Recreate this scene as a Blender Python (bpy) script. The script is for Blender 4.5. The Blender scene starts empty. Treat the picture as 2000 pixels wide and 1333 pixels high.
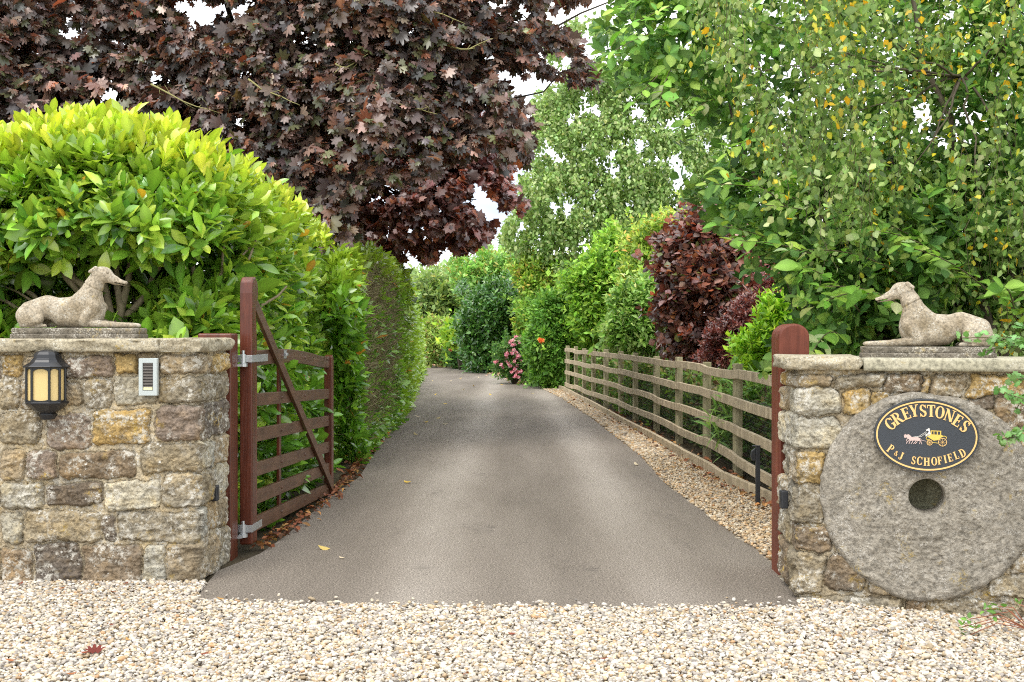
import bpy, bmesh, math, random
import numpy as np
from mathutils import Vector, Matrix

# ------------------------------------------------------------------ camera, world, sun, exposure
S = bpy.context.scene
COL = S.collection
F, H0, YH = 2300.0, 1.45, 652.0          # focal length in photo pixels, eye height, horizon row
cam_d = bpy.data.cameras.new("camera"); cam = bpy.data.objects.new("camera", cam_d); COL.objects.link(cam)
cam_d.sensor_width = 36; cam_d.lens = 36 * F / 2000; cam_d.shift_y = -14.5 / 2000
cam_d.clip_start = 0.05; cam_d.clip_end = 3000
cam.location = (0, 0, H0); cam.rotation_euler = (math.radians(90), 0, 0)
S.camera = cam

SUN_EL, SUN_AZ = math.radians(58), math.radians(205)   # azimuth clockwise from +Y
W = bpy.data.worlds.new("World"); S.world = W; W.use_nodes = True
nt = W.node_tree; nt.nodes.clear()
def N(nt, t, **k):
    n = nt.nodes.new(t)
    for a, b in k.items(): setattr(n, a, b)
    return n
out = N(nt, 'ShaderNodeOutputWorld'); bg = N(nt, 'ShaderNodeBackground')
sky = N(nt, 'ShaderNodeTexSky', sky_type='NISHITA', sun_disc=False, sun_elevation=SUN_EL, sun_rotation=SUN_AZ)
tc = N(nt, 'ShaderNodeTexCoord'); mp = N(nt, 'ShaderNodeMapping'); mp.inputs['Scale'].default_value = (1, 1, 2.2)
nz = N(nt, 'ShaderNodeTexNoise'); nz.inputs['Scale'].default_value = 2.6; nz.inputs['Detail'].default_value = 6
rp = N(nt, 'ShaderNodeValToRGB'); rp.color_ramp.elements[0].position = .34; rp.color_ramp.elements[1].position = .54
rp.color_ramp.elements[0].color = (4.0, 4.5, 5.4, 1); rp.color_ramp.elements[1].color = (11.4, 11.5, 11.6, 1)
mx = N(nt, 'ShaderNodeMixRGB'); mx.inputs['Fac'].default_value = 0.93
L = nt.links.new
L(tc.outputs['Generated'], mp.inputs['Vector']); L(mp.outputs['Vector'], nz.inputs['Vector']); L(nz.outputs['Fac'], rp.inputs['Fac'])
L(sky.outputs['Color'], mx.inputs['Color1']); L(rp.outputs['Color'], mx.inputs['Color2'])
L(mx.outputs['Color'], bg.inputs['Color']); bg.inputs['Strength'].default_value = 0.105
L(bg.outputs['Background'], out.inputs['Surface'])

sd = bpy.data.lights.new("sun", 'SUN'); sun = bpy.data.objects.new("sun", sd); COL.objects.link(sun)
sd.energy = 1.1; sd.angle = math.radians(28); sd.color = (1.0, .95, .88)
sdir = Vector((math.sin(SUN_AZ) * math.cos(SUN_EL), math.cos(SUN_AZ) * math.cos(SUN_EL), math.sin(SUN_EL)))
sun.rotation_euler = sdir.to_track_quat('Z', 'Y').to_euler()
S.view_settings.view_transform = 'Standard'; S.view_settings.look = 'None'
S.view_settings.exposure = 1.1; S.view_settings.gamma = 1
S.cycles.use_denoising = False; S.cycles.filter_width = 1.1
S.cycles.max_bounces = 9; S.cycles.diffuse_bounces = 6; S.cycles.glossy_bounces = 2
S.cycles.transmission_bounces = 3; S.cycles.transparent_max_bounces = 4
S.cycles.caustics_reflective = False; S.cycles.caustics_refractive = False

# ------------------------------------------------------------------ helpers
RS = np.random.RandomState
def P(px, py, Y): return np.array([(px - 1000) / F * Y, Y, H0 - (py - YH) / F * Y])
def G(px, py):
    Y = F * H0 / (py - YH); return ((px - 1000) / F * Y, Y)

def hsh(x, y, z, s):
    h = (x * 374761393 + y * 668265263 + z * 1274126177 + s * 974634777) & 0xFFFFFFFF
    h = ((h ^ (h >> 13)) * 1274126177) & 0xFFFFFFFF
    h = ((h ^ (h >> 16)) * 2246822519) & 0xFFFFFFFF
    return ((h ^ (h >> 15)) & 0xFFFFFF) / float(0xFFFFFF)
def vnoise(p, s=0):
    p = np.asarray(p, float); i = np.floor(p).astype(np.int64); f = p - i; f = f * f * (3 - 2 * f)
    r = 0
    for dx in (0, 1):
        for dy in (0, 1):
            for dz in (0, 1):
                w = (f[..., 0] if dx else 1 - f[..., 0]) * (f[..., 1] if dy else 1 - f[..., 1]) * (f[..., 2] if dz else 1 - f[..., 2])
                r = r + w * hsh(i[..., 0] + dx, i[..., 1] + dy, i[..., 2] + dz, s)
    return r
def fbm(p, s=0, o=4, g=.5):
    p = np.asarray(p, float); a, t, r = 1., 0., 0.
    for k in range(o):
        r = r + a * vnoise(p * 2 ** k, s + k * 17); t += a; a *= g
    return r / t - .5

def link(name, me, mat=None, parent=None, smooth=False):
    o = bpy.data.objects.new(name, me); COL.objects.link(o)
    if mat: me.materials.append(mat)
    if smooth: me.polygons.foreach_set('use_smooth', np.ones(len(me.polygons), bool))
    if parent is not None: o.parent = parent
    return o
def npmesh(name, V, Fc, mat=None, parent=None, col=None, smooth=False):
    """V (n,3); Fc (m,k) all the same k; col (n,3)"""
    V = np.asarray(V, np.float32); Fc = np.asarray(Fc, np.int32)
    me = bpy.data.meshes.new(name); k = Fc.shape[1]
    me.vertices.add(len(V)); me.vertices.foreach_set('co', V.ravel())
    me.loops.add(Fc.size); me.loops.foreach_set('vertex_index', Fc.ravel())
    me.polygons.add(len(Fc)); me.polygons.foreach_set('loop_start', np.arange(0, Fc.size, k, dtype=np.int32))
    me.update(calc_edges=True)
    if col is not None:
        a = me.color_attributes.new('col', 'FLOAT_COLOR', 'POINT')
        c = np.ones((len(V), 4), np.float32); c[:, :3] = col; a.data.foreach_set('color', c.ravel())
    return link(name, me, mat, parent, smooth)

class MB:
    def __init__(s): s.v = []; s.f = []
    def add(s, V, Fs):
        n = len(s.v); s.v += [tuple(map(float, v)) for v in V]; s.f += [tuple(i + n for i in f) for f in Fs]; return s
    def box(s, c, d, M=None):
        V = [Vector((x * d[0] / 2, y * d[1] / 2, z * d[2] / 2)) for x in (-1, 1) for y in (-1, 1) for z in (-1, 1)]
        V = [((M @ v) if M else v) + Vector(c) for v in V]
        return s.add(V, [(0, 1, 3, 2), (4, 6, 7, 5), (0, 4, 5, 1), (2, 3, 7, 6), (0, 2, 6, 4), (1, 5, 7, 3)])
    def tube(s, pts, rad, n=8, cap=True):
        pts = [Vector(p) for p in pts]; V = []
        for i, p in enumerate(pts):
            t = (pts[min(i + 1, len(pts) - 1)] - pts[max(i - 1, 0)]).normalized()
            a = t.cross(Vector((0, 0, 1)) if abs(t.z) < .9 else Vector((1, 0, 0))).normalized(); b = t.cross(a)
            r = rad[i] if hasattr(rad, '__len__') else rad
            V += [p + r * (math.cos(2 * math.pi * k / n) * a + math.sin(2 * math.pi * k / n) * b) for k in range(n)]
        Fs = [(i * n + k, i * n + (k + 1) % n, (i + 1) * n + (k + 1) % n, (i + 1) * n + k) for i in range(len(pts) - 1) for k in range(n)]
        if cap: Fs += [tuple(range(n))[::-1], tuple((len(pts) - 1) * n + k for k in range(n))]
        return s.add(V, Fs)
    def lathe(s, prof, c=(0, 0, 0), n=24, a0=0, cap=True):
        V = [(c[0] + r * math.cos(a0 + 2 * math.pi * k / n), c[1] + r * math.sin(a0 + 2 * math.pi * k / n), c[2] + z) for r, z in prof for k in range(n)]
        Fs = [(i * n + k, i * n + (k + 1) % n, (i + 1) * n + (k + 1) % n, (i + 1) * n + k) for i in range(len(prof) - 1) for k in range(n)]
        if cap: Fs += [tuple(range(n))[::-1], tuple((len(prof) - 1) * n + k for k in range(n))]
        return s.add(V, Fs)
    def prism(s, poly, o, ax, ay, az, t0, t1):
        """poly in the (ax, ay) plane at origin o, extruded along az from t0 to t1"""
        o, ax, ay, az = map(Vector, (o, ax, ay, az)); n = len(poly)
        V = [o + ax * x + ay * y + az * t for t in (t0, t1) for x, y in poly]
        return s.add(V, [tuple(range(n))[::-1], tuple(range(n, 2 * n))] + [(k, (k + 1) % n, n + (k + 1) % n, n + k) for k in range(n)])
    def build(s, name, mat, parent=None, smooth=False, bevel=0, loc=None):
        me = bpy.data.meshes.new(name); me.from_pydata(s.v, [], s.f); me.update()
        bm = bmesh.new(); bm.from_mesh(me); bmesh.ops.recalc_face_normals(bm, faces=bm.faces); bm.to_mesh(me); bm.free()
        o = link(name, me, mat, parent, smooth)
        if bevel:
            m = o.modifiers.new('bevel', 'BEVEL'); m.width = bevel; m.segments = 2; m.limit_method = 'ANGLE'; m.angle_limit = .7
        if loc: o.location = loc
        return o

def tag(o, label=None, cat=None, group=None, kind=None):
    if label: o['label'] = label
    if cat: o['category'] = cat
    if group: o['group'] = group
    if kind: o['kind'] = kind
    return o
def empty(name, loc, label, cat, group=None, rz=0):
    o = bpy.data.objects.new(name, None); COL.objects.link(o); o.location = loc; o.rotation_euler = (0, 0, rz)
    o.empty_display_size = .1
    return tag(o, label, cat, group)
def put(o, root):
    """child built in world coordinates -> keep it there under root"""
    o.parent = root
    o.matrix_parent_inverse = (Matrix.Translation(root.location) @ root.rotation_euler.to_matrix().to_4x4()).inverted()
    return o

# ------------------------------------------------------------------ materials
def mat(name, base=(.5, .5, .5), rough=.6, spec=.5, metal=0):
    m = bpy.data.materials.new(name); m.use_nodes = True; b = m.node_tree.nodes['Principled BSDF']
    b.inputs['Base Color'].default_value = (*base, 1); b.inputs['Roughness'].default_value = rough
    b.inputs['Specular IOR Level'].default_value = spec; b.inputs['Metallic'].default_value = metal
    return m
def coords(nt, scale=(1, 1, 1), kind='Object'):
    t = N(nt, 'ShaderNodeTexCoord'); m = N(nt, 'ShaderNodeMapping'); m.inputs['Scale'].default_value = scale
    nt.links.new(t.outputs[kind], m.inputs['Vector']); return m.outputs['Vector']
def noise(nt, vec, scale, detail=4, rough=.5):
    n = N(nt, 'ShaderNodeTexNoise'); n.inputs['Scale'].default_value = scale; n.inputs['Detail'].default_value = detail
    n.inputs['Roughness'].default_value = rough; nt.links.new(vec, n.inputs['Vector']); return n.outputs['Fac']
def ramp(nt, fac, stops):
    r = N(nt, 'ShaderNodeValToRGB'); e = r.color_ramp.elements
    while len(e) < len(stops): e.new(.5)
    for k, (p, c) in enumerate(stops):
        e[k].position = p; e[k].color = (*c, 1) if hasattr(c, '__len__') else (c, c, c, 1)
    nt.links.new(fac, r.inputs['Fac']); return r.outputs['Color']
def mixc(nt, a, b, fac, mode='MIX'):
    m = N(nt, 'ShaderNodeMixRGB', blend_type=mode)
    for s, v in (('Fac', fac), ('Color1', a), ('Color2', b)):
        if hasattr(v, 'is_output') or isinstance(v, bpy.types.NodeSocket): nt.links.new(v, m.inputs[s])
        elif hasattr(v, '__len__'): m.inputs[s].default_value = (*v, 1)
        else: m.inputs[s].default_value = v
    return m.outputs['Color']
def bump(nt, fac, dist, strength=1.0):
    b = N(nt, 'ShaderNodeBump'); b.inputs['Distance'].default_value = dist; b.inputs['Strength'].default_value = strength
    nt.links.new(fac, b.inputs['Height']); nt.links.new(b.outputs['Normal'], nt.nodes['Principled BSDF'].inputs['Normal'])
def setc(m, sock): m.node_tree.links.new(sock, m.node_tree.nodes['Principled BSDF'].inputs['Base Color'])

def leaf_mat(name, transl=.3, rough=.42, spec=.5, tint=(1.15, 1.12, .7)):
    m = mat(name, rough=rough, spec=spec); t = m.node_tree; b = t.nodes['Principled BSDF']
    a = N(t, 'ShaderNodeVertexColor'); a.layer_name = 'col'
    t.links.new(a.outputs['Color'], b.inputs['Base Color'])
    tr = N(t, 'ShaderNodeBsdfTranslucent'); c = mixc(t, a.outputs['Color'], tint, 1.0, 'MULTIPLY'); t.links.new(c, tr.inputs['Color'])
    ms = N(t, 'ShaderNodeMixShader'); ms.inputs['Fac'].default_value = transl
    t.links.new(b.outputs['BSDF'], ms.inputs[1]); t.links.new(tr.outputs['BSDF'], ms.inputs[2])
    t.links.new(ms.outputs['Shader'], t.nodes['Material Output'].inputs['Surface'])
    return m
M_glossleaf = leaf_mat('laurel_leaf', .30, .22, .8)
M_leaf = leaf_mat('soft_leaf', .38, .5, .35)
M_maple = leaf_mat('copper_leaf', .25, .34, .8, (1.6, .8, .5))
M_litter = leaf_mat('dry_leaf', .15, .7, .3, (1.1, .9, .6))
M_petal = leaf_mat('petal', .35, .6, .2, (1, .9, .9))

def col_mat(name, rough, spec=.4, nscale=60, namp=.25, bmp=.002, detail=5):
    m = mat(name, rough=rough, spec=spec); t = m.node_tree
    a = N(t, 'ShaderNodeVertexColor'); a.layer_name = 'col'; v = coords(t)
    n = noise(t, v, nscale, detail); setc(m, mixc(t, a.outputs['Color'], ramp(t, n, [(.3, 1 - namp), (.7, 1 + namp)]), 1.0, 'MULTIPLY'))
    bump(t, n, bmp); return m
M_pebble = col_mat('pebble', .65, .35, 90, .18, .0015)

# sandstone masonry: colour attribute from the stones + lichen blotches and pits
def stone_mat(name):
    m = mat(name, rough=.9, spec=.25); t = m.node_tree; v = coords(t)
    a = N(t, 'ShaderNodeVertexColor'); a.layer_name = 'col'
    n1 = noise(t, v, 9, 6, .6); n2 = noise(t, v, 55, 6, .65); n3 = noise(t, v, 230, 3, .6)
    c = mixc(t, a.outputs['Color'], ramp(t, n1, [(.3, (.72, .68, .62)), (.5, (1, 1, 1)), (.72, (1.22, 1.12, .92))]), 1.0, 'MULTIPLY')
    c = mixc(t, c, ramp(t, n2, [(.34, .5), (.5, 1.0), (.68, 1.28)]), 1.0, 'MULTIPLY')
    # dark grime
    g = noise(t, v, 16, 5, .7); c = mixc(t, c, (.07, .058, .045), ramp(t, g, [(.56, 0), (.72, .7)]))
    # ochre lichen
    n5 = noise(t, v, 6, 3); n6 = noise(t, v, 30, 5, .7)
    mk = mixc(t, ramp(t, n5, [(.58, 0), (.68, 1)]), ramp(t, n6, [(.48, 0), (.6, .8)]), 1.0, 'MULTIPLY'); c = mixc(t, c, (.50, .34, .07), mk)
    # white lichen crust and specks
    n4 = noise(t, v, 5.5, 3); n7 = noise(t, v, 26, 8, .82)
    mk = mixc(t, ramp(t, n4, [(.43, 0), (.56, 1)]), ramp(t, n7, [(.50, 0), (.56, .9)]), 1.0, 'MULTIPLY'); c = mixc(t, c, (.64, .61, .53), mk)
    vo = N(t, 'ShaderNodeTexVoronoi'); vo.inputs['Scale'].default_value = 30; t.links.new(v, vo.inputs['Vector'])
    sp = mixc(t, ramp(t, vo.outputs['Distance'], [(.16, 1), (.24, 0)]), ramp(t, noise(t, v, 11, 2), [(.54, 0), (.62, 1)]), 1.0, 'MULTIPLY')
    c = mixc(t, c, (.68, .66, .60), sp)
    setc(m, c)
    bump(t, mixc(t, n2, n3, .35), .018, 1.0); return m
M_stone = stone_mat('sandstone_masonry')

def plain_stone(name, c0, c1, spots=(.6, .58, .5), bscale=70, bd=.006, lich=.56, dark=.62):
    m = mat(name, rough=.92, spec=.2); t = m.node_tree; v = coords(t)
    n1 = noise(t, v, 7, 6, .6); n2 = noise(t, v, bscale, 6, .7)
    c = ramp(t, n1, [(.3, c0), (.7, c1)]); c = mixc(t, c, ramp(t, n2, [(.34, .5), (.5, 1), (.66, 1.4)]), 1.0, 'MULTIPLY')
    c = mixc(t, c, (.06, .055, .045), ramp(t, noise(t, v, 22, 5, .75), [(dark, 0), (dark + .12, .75)]))
    c = mixc(t, c, (.42, .31, .10), mixc(t, ramp(t, noise(t, v, 9, 3), [(.58, 0), (.66, .8)]), ramp(t, noise(t, v, 60, 4, .7), [(.5, 0), (.6, 1)]), 1, 'MULTIPLY'))
    c = mixc(t, c, spots, mixc(t, ramp(t, noise(t, v, 13, 3), [(lich - .1, 0), (lich + .05, 1)]), ramp(t, noise(t, v, 120, 4, .7), [(.52, 0), (.6, .9)]), 1, 'MULTIPLY'))
    setc(m, c); bump(t, n2, bd); return m
M_coping = plain_stone('coping_stone', (.32, .275, .19), (.44, .39, .28), bd=.008, dark=.66)
M_coping2 = plain_stone('sawn_coping', (.36, .34, .25), (.43, .40, .30), bscale=40, bd=.003, lich=.66, dark=.72)
M_mill = plain_stone('millstone_grit', (.25, .225, .18), (.39, .355, .295), (.62, .59, .53), 42, .022, .60, .64)
M_statue = plain_stone('cast_stone', (.25, .20, .13), (.46, .40, .31), (.56, .54, .47), 70, .006, .54, .60)
M_plinth = plain_stone('plinth_stone', (.12, .105, .08), (.24, .21, .165), (.55, .52, .45), 60, .010, .54, .56)

def wood(name, c0, c1, rough, axis='z', spec=.5, bd=.003, sc=40):
    m = mat(name, rough=rough, spec=spec); t = m.node_tree
    s = {'z': (sc, sc, 2.2), 'y': (sc, 2.2, sc), 'x': (2.2, sc, sc)}[axis]
    v = coords(t, s); n = noise(t, v, 1, 6, .65); n2 = noise(t, coords(t), 6, 4)
    c = ramp(t, n, [(.25, c0), (.75, c1)]); c = mixc(t, c, ramp(t, n2, [(.3, .8), (.7, 1.2)]), 1, 'MULTIPLY')
    setc(m, c); bump(t, n, bd); return m
M_red = wood('red_brown_paint', (.050, .011, .005), (.150, .038, .018), .30, 'z', .5, .004, 30)
M_red2 = wood('red_brown_paint_dull', (.09, .022, .011), (.21, .056, .030), .5, 'z', .35, .004, 30)
M_rail = wood('brown_stain', (.060, .027, .013), (.145, .070, .038), .42, 'y', .45, .003, 30)
M_fence = wood('weathered_timber', (.20, .165, .105), (.42, .36, .25), .85, 'z', .2, .004, 26)
M_rfence = wood('weathered_rail', (.27, .215, .14), (.62, .51, .35), .85, 'z', .2, .004, 18)
M_fpost = wood('green_timber', (.22, .20, .11), (.46, .41, .26), .85, 'z', .2, .004, 26)
M_bark = wood('bark', (.05, .04, .028), (.15, .125, .09), .9, 'z', .2, .015, 14)
M_twig = wood('twig', (.07, .055, .032), (.20, .165, .10), .85, 'z', .2, .004, 30)
M_stem = wood('laurel_stem', (.13, .10, .06), (.34, .28, .18), .85, 'z', .2, .004, 30)
M_btwig = wood('bare_twig', (.15, .125, .06), (.44, .38, .22), .85, 'z', .2, .004, 30)
M_lichen_twig = mat('lichen_twig', (.33, .30, .13), .9, .2)
M_birchbark = wood('birch_bark', (.30, .28, .24), (.62, .60, .55), .8, 'z', .3, .004, 6)
M_black = mat('black_metal', (.014, .015, .018), .32, .5)
M_blackp = mat('black_plastic', (.02, .022, .026), .45, .5)
M_galv = mat('galvanised_steel', (.55, .57, .58), .42, .5, .85)
M_alu = mat('silver_plate', (.50, .55, .54), .38, .5, .35)
M_slat = mat('grille_slat', (.20, .18, .16), .45)
M_slot = mat('grille_dark', (.02, .018, .016), .8)
M_button = mat('bell_button', (.75, .72, .42), .35)
M_pane = mat('amber_glass', (.66, .50, .22), .22, .5)
M_gold = mat('gold_paint', (.80, .52, .20), .42, .5)
M_plaque = mat('plaque_enamel', (.035, .042, .052), .45, .5)
_t = M_plaque.node_tree; bump(_t, noise(_t, coords(_t), 260, 2), .0015)
M_horse = mat('horse_paint', (.62, .46, .42), .5); M_white = mat('white_paint', (.78, .76, .70), .5)
M_yellow = mat('coach_yellow', (.72, .52, .10), .45)

def ground_mat():
    m = mat('soil', rough=.95, spec=.1); t = m.node_tree; v = coords(t)
    c = ramp(t, noise(t, v, 3, 6), [(.3, (.035, .028, .018)), (.7, (.10, .08, .05))])
    far = ramp(t, noise(t, v, .3, 4), [(.4, (.05, .09, .02)), (.6, (.08, .13, .03))])
    # garden grass beyond the beds, bare soil close to the drive
    g = N(t, 'ShaderNodeNewGeometry'); sx = N(t, 'ShaderNodeSeparateXYZ'); t.links.new(g.outputs['Position'], sx.inputs['Vector'])
    ma = N(t, 'ShaderNodeMath', operation='ABSOLUTE'); t.links.new(sx.outputs['X'], ma.inputs[0])
    mr = N(t, 'ShaderNodeMapRange'); mr.inputs['From Min'].default_value = 7; mr.inputs['From Max'].default_value = 9
    t.links.new(ma.outputs[0], mr.inputs['Value'])
    setc(m, mixc(t, c, far, mr.outputs['Result'])); bump(t, noise(t, v, 40, 5), .02); return m
M_soil = ground_mat()
def gravel_sheet_mat():
    m = mat('gravel_bed', rough=.9, spec=.2); t = m.node_tree; v = coords(t)
    vo = N(t, 'ShaderNodeTexVoronoi'); vo.inputs['Scale'].default_value = 48; t.links.new(v, vo.inputs['Vector'])
    c = ramp(t, vo.outputs['Color'], [(.2, (.22, .17, .11)), (.5, (.40, .33, .24)), (.9, (.55, .50, .42))])
    setc(m, c); bump(t, vo.outputs['Distance'], .015, -1.0) if False else bump(t, vo.outputs['Distance'], .01); return m
M_gbed = gravel_sheet_mat()
def asphalt_mat():
    m = mat('asphalt', rough=.85, spec=.3); t = m.node_tree; v = coords(t)
    vs = coords(t, (1, .16, 1))
    big = noise(t, vs, 1.3, 5, .55)
    # dusty wheel tracks worn lighter along the lane
    g = N(t, 'ShaderNodeNewGeometry'); sx = N(t, 'ShaderNodeSeparateXYZ'); t.links.new(g.outputs['Position'], sx.inputs['Vector'])
    def track(c, w):
        a = N(t, 'ShaderNodeMath', operation='SUBTRACT'); t.links.new(sx.outputs['X'], a.inputs[0]); a.inputs[1].default_value = c
        b = N(t, 'ShaderNodeMath', operation='ABSOLUTE'); t.links.new(a.outputs[0], b.inputs[0])
        r = N(t, 'ShaderNodeMapRange'); r.interpolation_type = 'SMOOTHSTEP'
        r.inputs['From Min'].default_value = w; r.inputs['From Max'].default_value = 0; t.links.new(b.outputs[0], r.inputs['Value']); return r.outputs['Result']
    s = N(t, 'ShaderNodeMath', operation='ADD'); t.links.new(track(-.55, .55), s.inputs[0]); t.links.new(track(.85, .5), s.inputs[1])
    s2 = N(t, 'ShaderNodeMath', operation='MULTIPLY_ADD'); t.links.new(s.outputs[0], s2.inputs[0]); s2.inputs[1].default_value = .42; t.links.new(big, s2.inputs[2])
    c = ramp(t, s2.outputs[0], [(.38, (.165, .138, .110)), (.66, (.23, .196, .160)), (1.05 if False else 1.0, (.33, .29, .245))])
    n = noise(t, v, 95, 4, .85); c = mixc(t, c, ramp(t, n, [(.36, .25), (.5, 1), (.62, 2.0)]), 1, 'MULTIPLY')
    vo = N(t, 'ShaderNodeTexVoronoi'); vo.inputs['Scale'].default_value = 120; t.links.new(v, vo.inputs['Vector'])
    c = mixc(t, c, ramp(t, vo.outputs['Distance'], [(0.1, 1.25), (.5, .85)]), 1, 'MULTIPLY')
    # damp dark streaks in the middle
    w = noise(t, coords(t, (1, .35, 1)), 2.2, 6, .7); st = noise(t, coords(t, (5, 40, 1)), 1.0, 4, .7)
    mk = mixc(t, ramp(t, w, [(.56, 0), (.66, 1)]), ramp(t, st, [(.47, 0), (.6, .55)]), 1, 'MULTIPLY'); c = mixc(t, c, (.055, .048, .042), mk)
    setc(m, c); bump(t, n, .006); return m
M_asph = asphalt_mat()

# ------------------------------------------------------------------ ground, drive, gravel
def quad_sheet(name, rows, z, m, kind='structure'):
    """rows: list of (left xy, right xy) -> strip subdivided across"""
    V, Fs, k = [], [], 9
    for a, b in rows:
        for i in range(k):
            t = i / (k - 1); V.append((a[0] + (b[0] - a[0]) * t, a[1] + (b[1] - a[1]) * t, z))
    for r in range(len(rows) - 1):
        for i in range(k - 1): Fs.append((r * k + i, r * k + i + 1, (r + 1) * k + i + 1, (r + 1) * k + i))
    o = npmesh(name, V, Fs, m); return tag(o, kind=kind)
g = MB(); g.add([(-900, -60, -.09), (900, -60, -.09), (900, 1600, -.09), (-900, 1600, -.09)], [(0, 1, 2, 3)])
tag(g.build('ground', M_soil), kind='structure')

so = MB(); so.add([(-60, 6.6, -.012), (60, 6.6, -.012), (60, 300, -.012), (-60, 300, -.012)], [(0, 1, 2, 3)])
tag(so.build('garden_soil', M_soil), kind='structure')

LE = [G(380, 1181), (-1.76, 6.7), (-1.80, 7.2), (-1.66, 7.75), G(560, 1045), G(652, 965), G(702, 932), G(742, 868), G(764, 842), G(790, 808), G(806, 780), G(816, 758), G(824, 735), (-3.6, 45), (-6, 53), (-14, 60)]
RE = [G(1546, 1196), (1.62, 6.45), (1.64, 6.9), G(1505, 1095), G(1420, 1035), G(1300, 945), G(1250, 890), G(1160, 820), G(1100, 780), G(1040, 750), G(1000, 735), G(930, 720), (-3.4, 54), (-7, 60), (-14, 66)]
def resample(pts, n):
    p = np.array(pts, float); d = np.r_[0, np.cumsum(np.hypot(*np.diff(p, axis=0).T))]; d /= d[-1]
    return p, d
def edge_x(pts, Y):
    p = np.array(pts, float); return float(np.interp(Y, p[:, 1], p[:, 0]))
rows = []
ys = list(np.concatenate([np.linspace(6.32, 12, 40), np.linspace(12.3, 45, 60)]))
rs = RS(3)
rows.append((LE[0], RE[0]))
for y in ys[1:]:
    j = .012 * math.sin(y * 7.3) + .01 * math.sin(y * 17.1)
    rows.append(((edge_x(LE, y), y), (edge_x(RE, y) + j, y)))
rows += [((-5.0, 49), (edge_x(RE, 49), 49)), ((-9, 54), (-3.4, 54)), ((-14, 58), (-7, 60))]
quad_sheet('driveway', rows, 0.0, M_asph)
# gravel sheets (lie lower than the tarmac's edge)
def dip(x, y): return -.05 * np.clip((x - 1.5) / 1.0, 0, 1) * np.clip((7.2 - y) / .4, 0, 1)
gx, gy = np.meshgrid(np.linspace(-6, 6, 97), np.linspace(-4, 6.9, 90), indexing='ij')
yl = np.interp(gx[:, 0], [-6, -1.85, -1.75, -1.68, 1.46, 1.55, 6], [6.95, 6.95, 6.6, 6.34, 6.17, 6.6, 6.6])
gy = -4 + (gy + 4) / 10.9 * (yl[:, None] + 4); gi = np.arange(gx.size).reshape(gx.shape)
gz = -.006 + dip(gx, gy)
o = npmesh('gravel_ground', np.stack([gx, gy, gz], -1).reshape(-1, 3), np.stack([gi[:-1, :-1], gi[1:, :-1], gi[1:, 1:], gi[:-1, 1:]], -1).reshape(-1, 4), M_gbed); tag(o, kind='structure')

# boards line beside the fence
BD = [(1535, 1003), (1503, 985), (1413, 943), (1389, 925), (1330, 893), (1260, 852), (1210, 825), (1170, 802), (1100, 763), (1050, 748), (1015, 739)]
BDW = [G(*b) for b in BD]; BDW = [(2.02, 7.2)] + BDW
rows = []
for y in np.linspace(6.95, 44, 90):
    rows.append(((edge_x(RE, y) - .05, y), (edge_x(BDW, y) + .02, y)))
quad_sheet('gravel_verge', rows, -.006, M_gbed)

def ico(sub):
    bm = bmesh.new(); bmesh.ops.create_icosphere(bm, subdivisions=sub, radius=1)
    V = np.array([v.co[:] for v in bm.verts]); Fs = np.array([[v.index for v in f.verts] for f in bm.faces]); bm.free(); return V, Fs
def rotm(rs, n, tilt=1.0):
    a = rs.uniform(0, 2 * np.pi, n); b = rs.normal(0, .35 * tilt, n); c = rs.normal(0, .35 * tilt, n)
    ca, sa, cb, sb, cc, sc = np.cos(a), np.sin(a), np.cos(b), np.sin(b), np.cos(c), np.sin(c); z = np.zeros(n); o = np.ones(n)
    Rz = np.array([[ca, -sa, z], [sa, ca, z], [z, z, o]]).transpose(2, 0, 1)
    Rx = np.array([[o, z, z], [z, cb, -sb], [z, sb, cb]]).transpose(2, 0, 1)
    Ry = np.array([[cc, z, sc], [z, o, z], [-sc, z, cc]]).transpose(2, 0, 1)
    return Rz @ Rx @ Ry
PEBC = np.array([(.62, .55, .43), (.70, .65, .56), (.74, .72, .67), (.52, .42, .28), (.42, .39, .36), (.60, .46, .30), (.66, .60, .50), (.30, .28, .26), (.50, .47, .43), (.56, .36, .20)])
PEBW = np.array([.16, .17, .16, .11, .12, .06, .10, .04, .12, .02]); PEBW /= PEBW.sum()
def pebbles(name, xy, size, seed, sub, label, z0=0.0, dz=.012, tintf=None):
    rs = RS(seed); n = len(xy); V, Fs = ico(sub)
    V4 = [V * (1 + .28 * (rs.rand(len(V), 1) - .5)) for _ in range(12)]
    T = np.array(V4)[rs.randint(0, 12, n)]
    sc = size * np.exp(rs.normal(0, .28, n))[:, None] * np.stack([np.ones(n), rs.uniform(.6, .95, n), rs.uniform(.38, .65, n)], 1)
    T = T * sc[:, None, :]; T = np.einsum('nij,nkj->nki', rotm(rs, n), T)
    T += np.c_[xy, z0 + dip(xy[:, 0], xy[:, 1]) * (xy[:, 1] < 6.7) + rs.rand(n) * dz][:, None, :]
    c = PEBC[rs.choice(len(PEBC), n, p=PEBW)] * rs.uniform(.58, 1.06, (n, 1)) * np.array([.99, .95, .895])
    if tintf is not None: c = c * tintf(xy)
    c = np.clip(c, 0, .85)
    o = npmesh(name, T.reshape(-1, 3), (Fs[None] + (np.arange(n) * len(V))[:, None, None]).reshape(-1, 3), M_pebble, None, np.repeat(c, len(V), 0), True)
    return tag(o, label, 'gravel', kind='stuff')
def inpoly(px, py, poly):
    poly = np.array(poly, float); r = np.zeros(len(px), bool); j = len(poly) - 1
    for i in range(len(poly)):
        xi, yi = poly[i]; xj, yj = poly[j]
        if yi != yj:
            c = ((yi > py) != (yj > py)) & (px < (xj - xi) * (py - yi) / (yj - yi) + xi); r ^= c
        j = i
    return r
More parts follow.
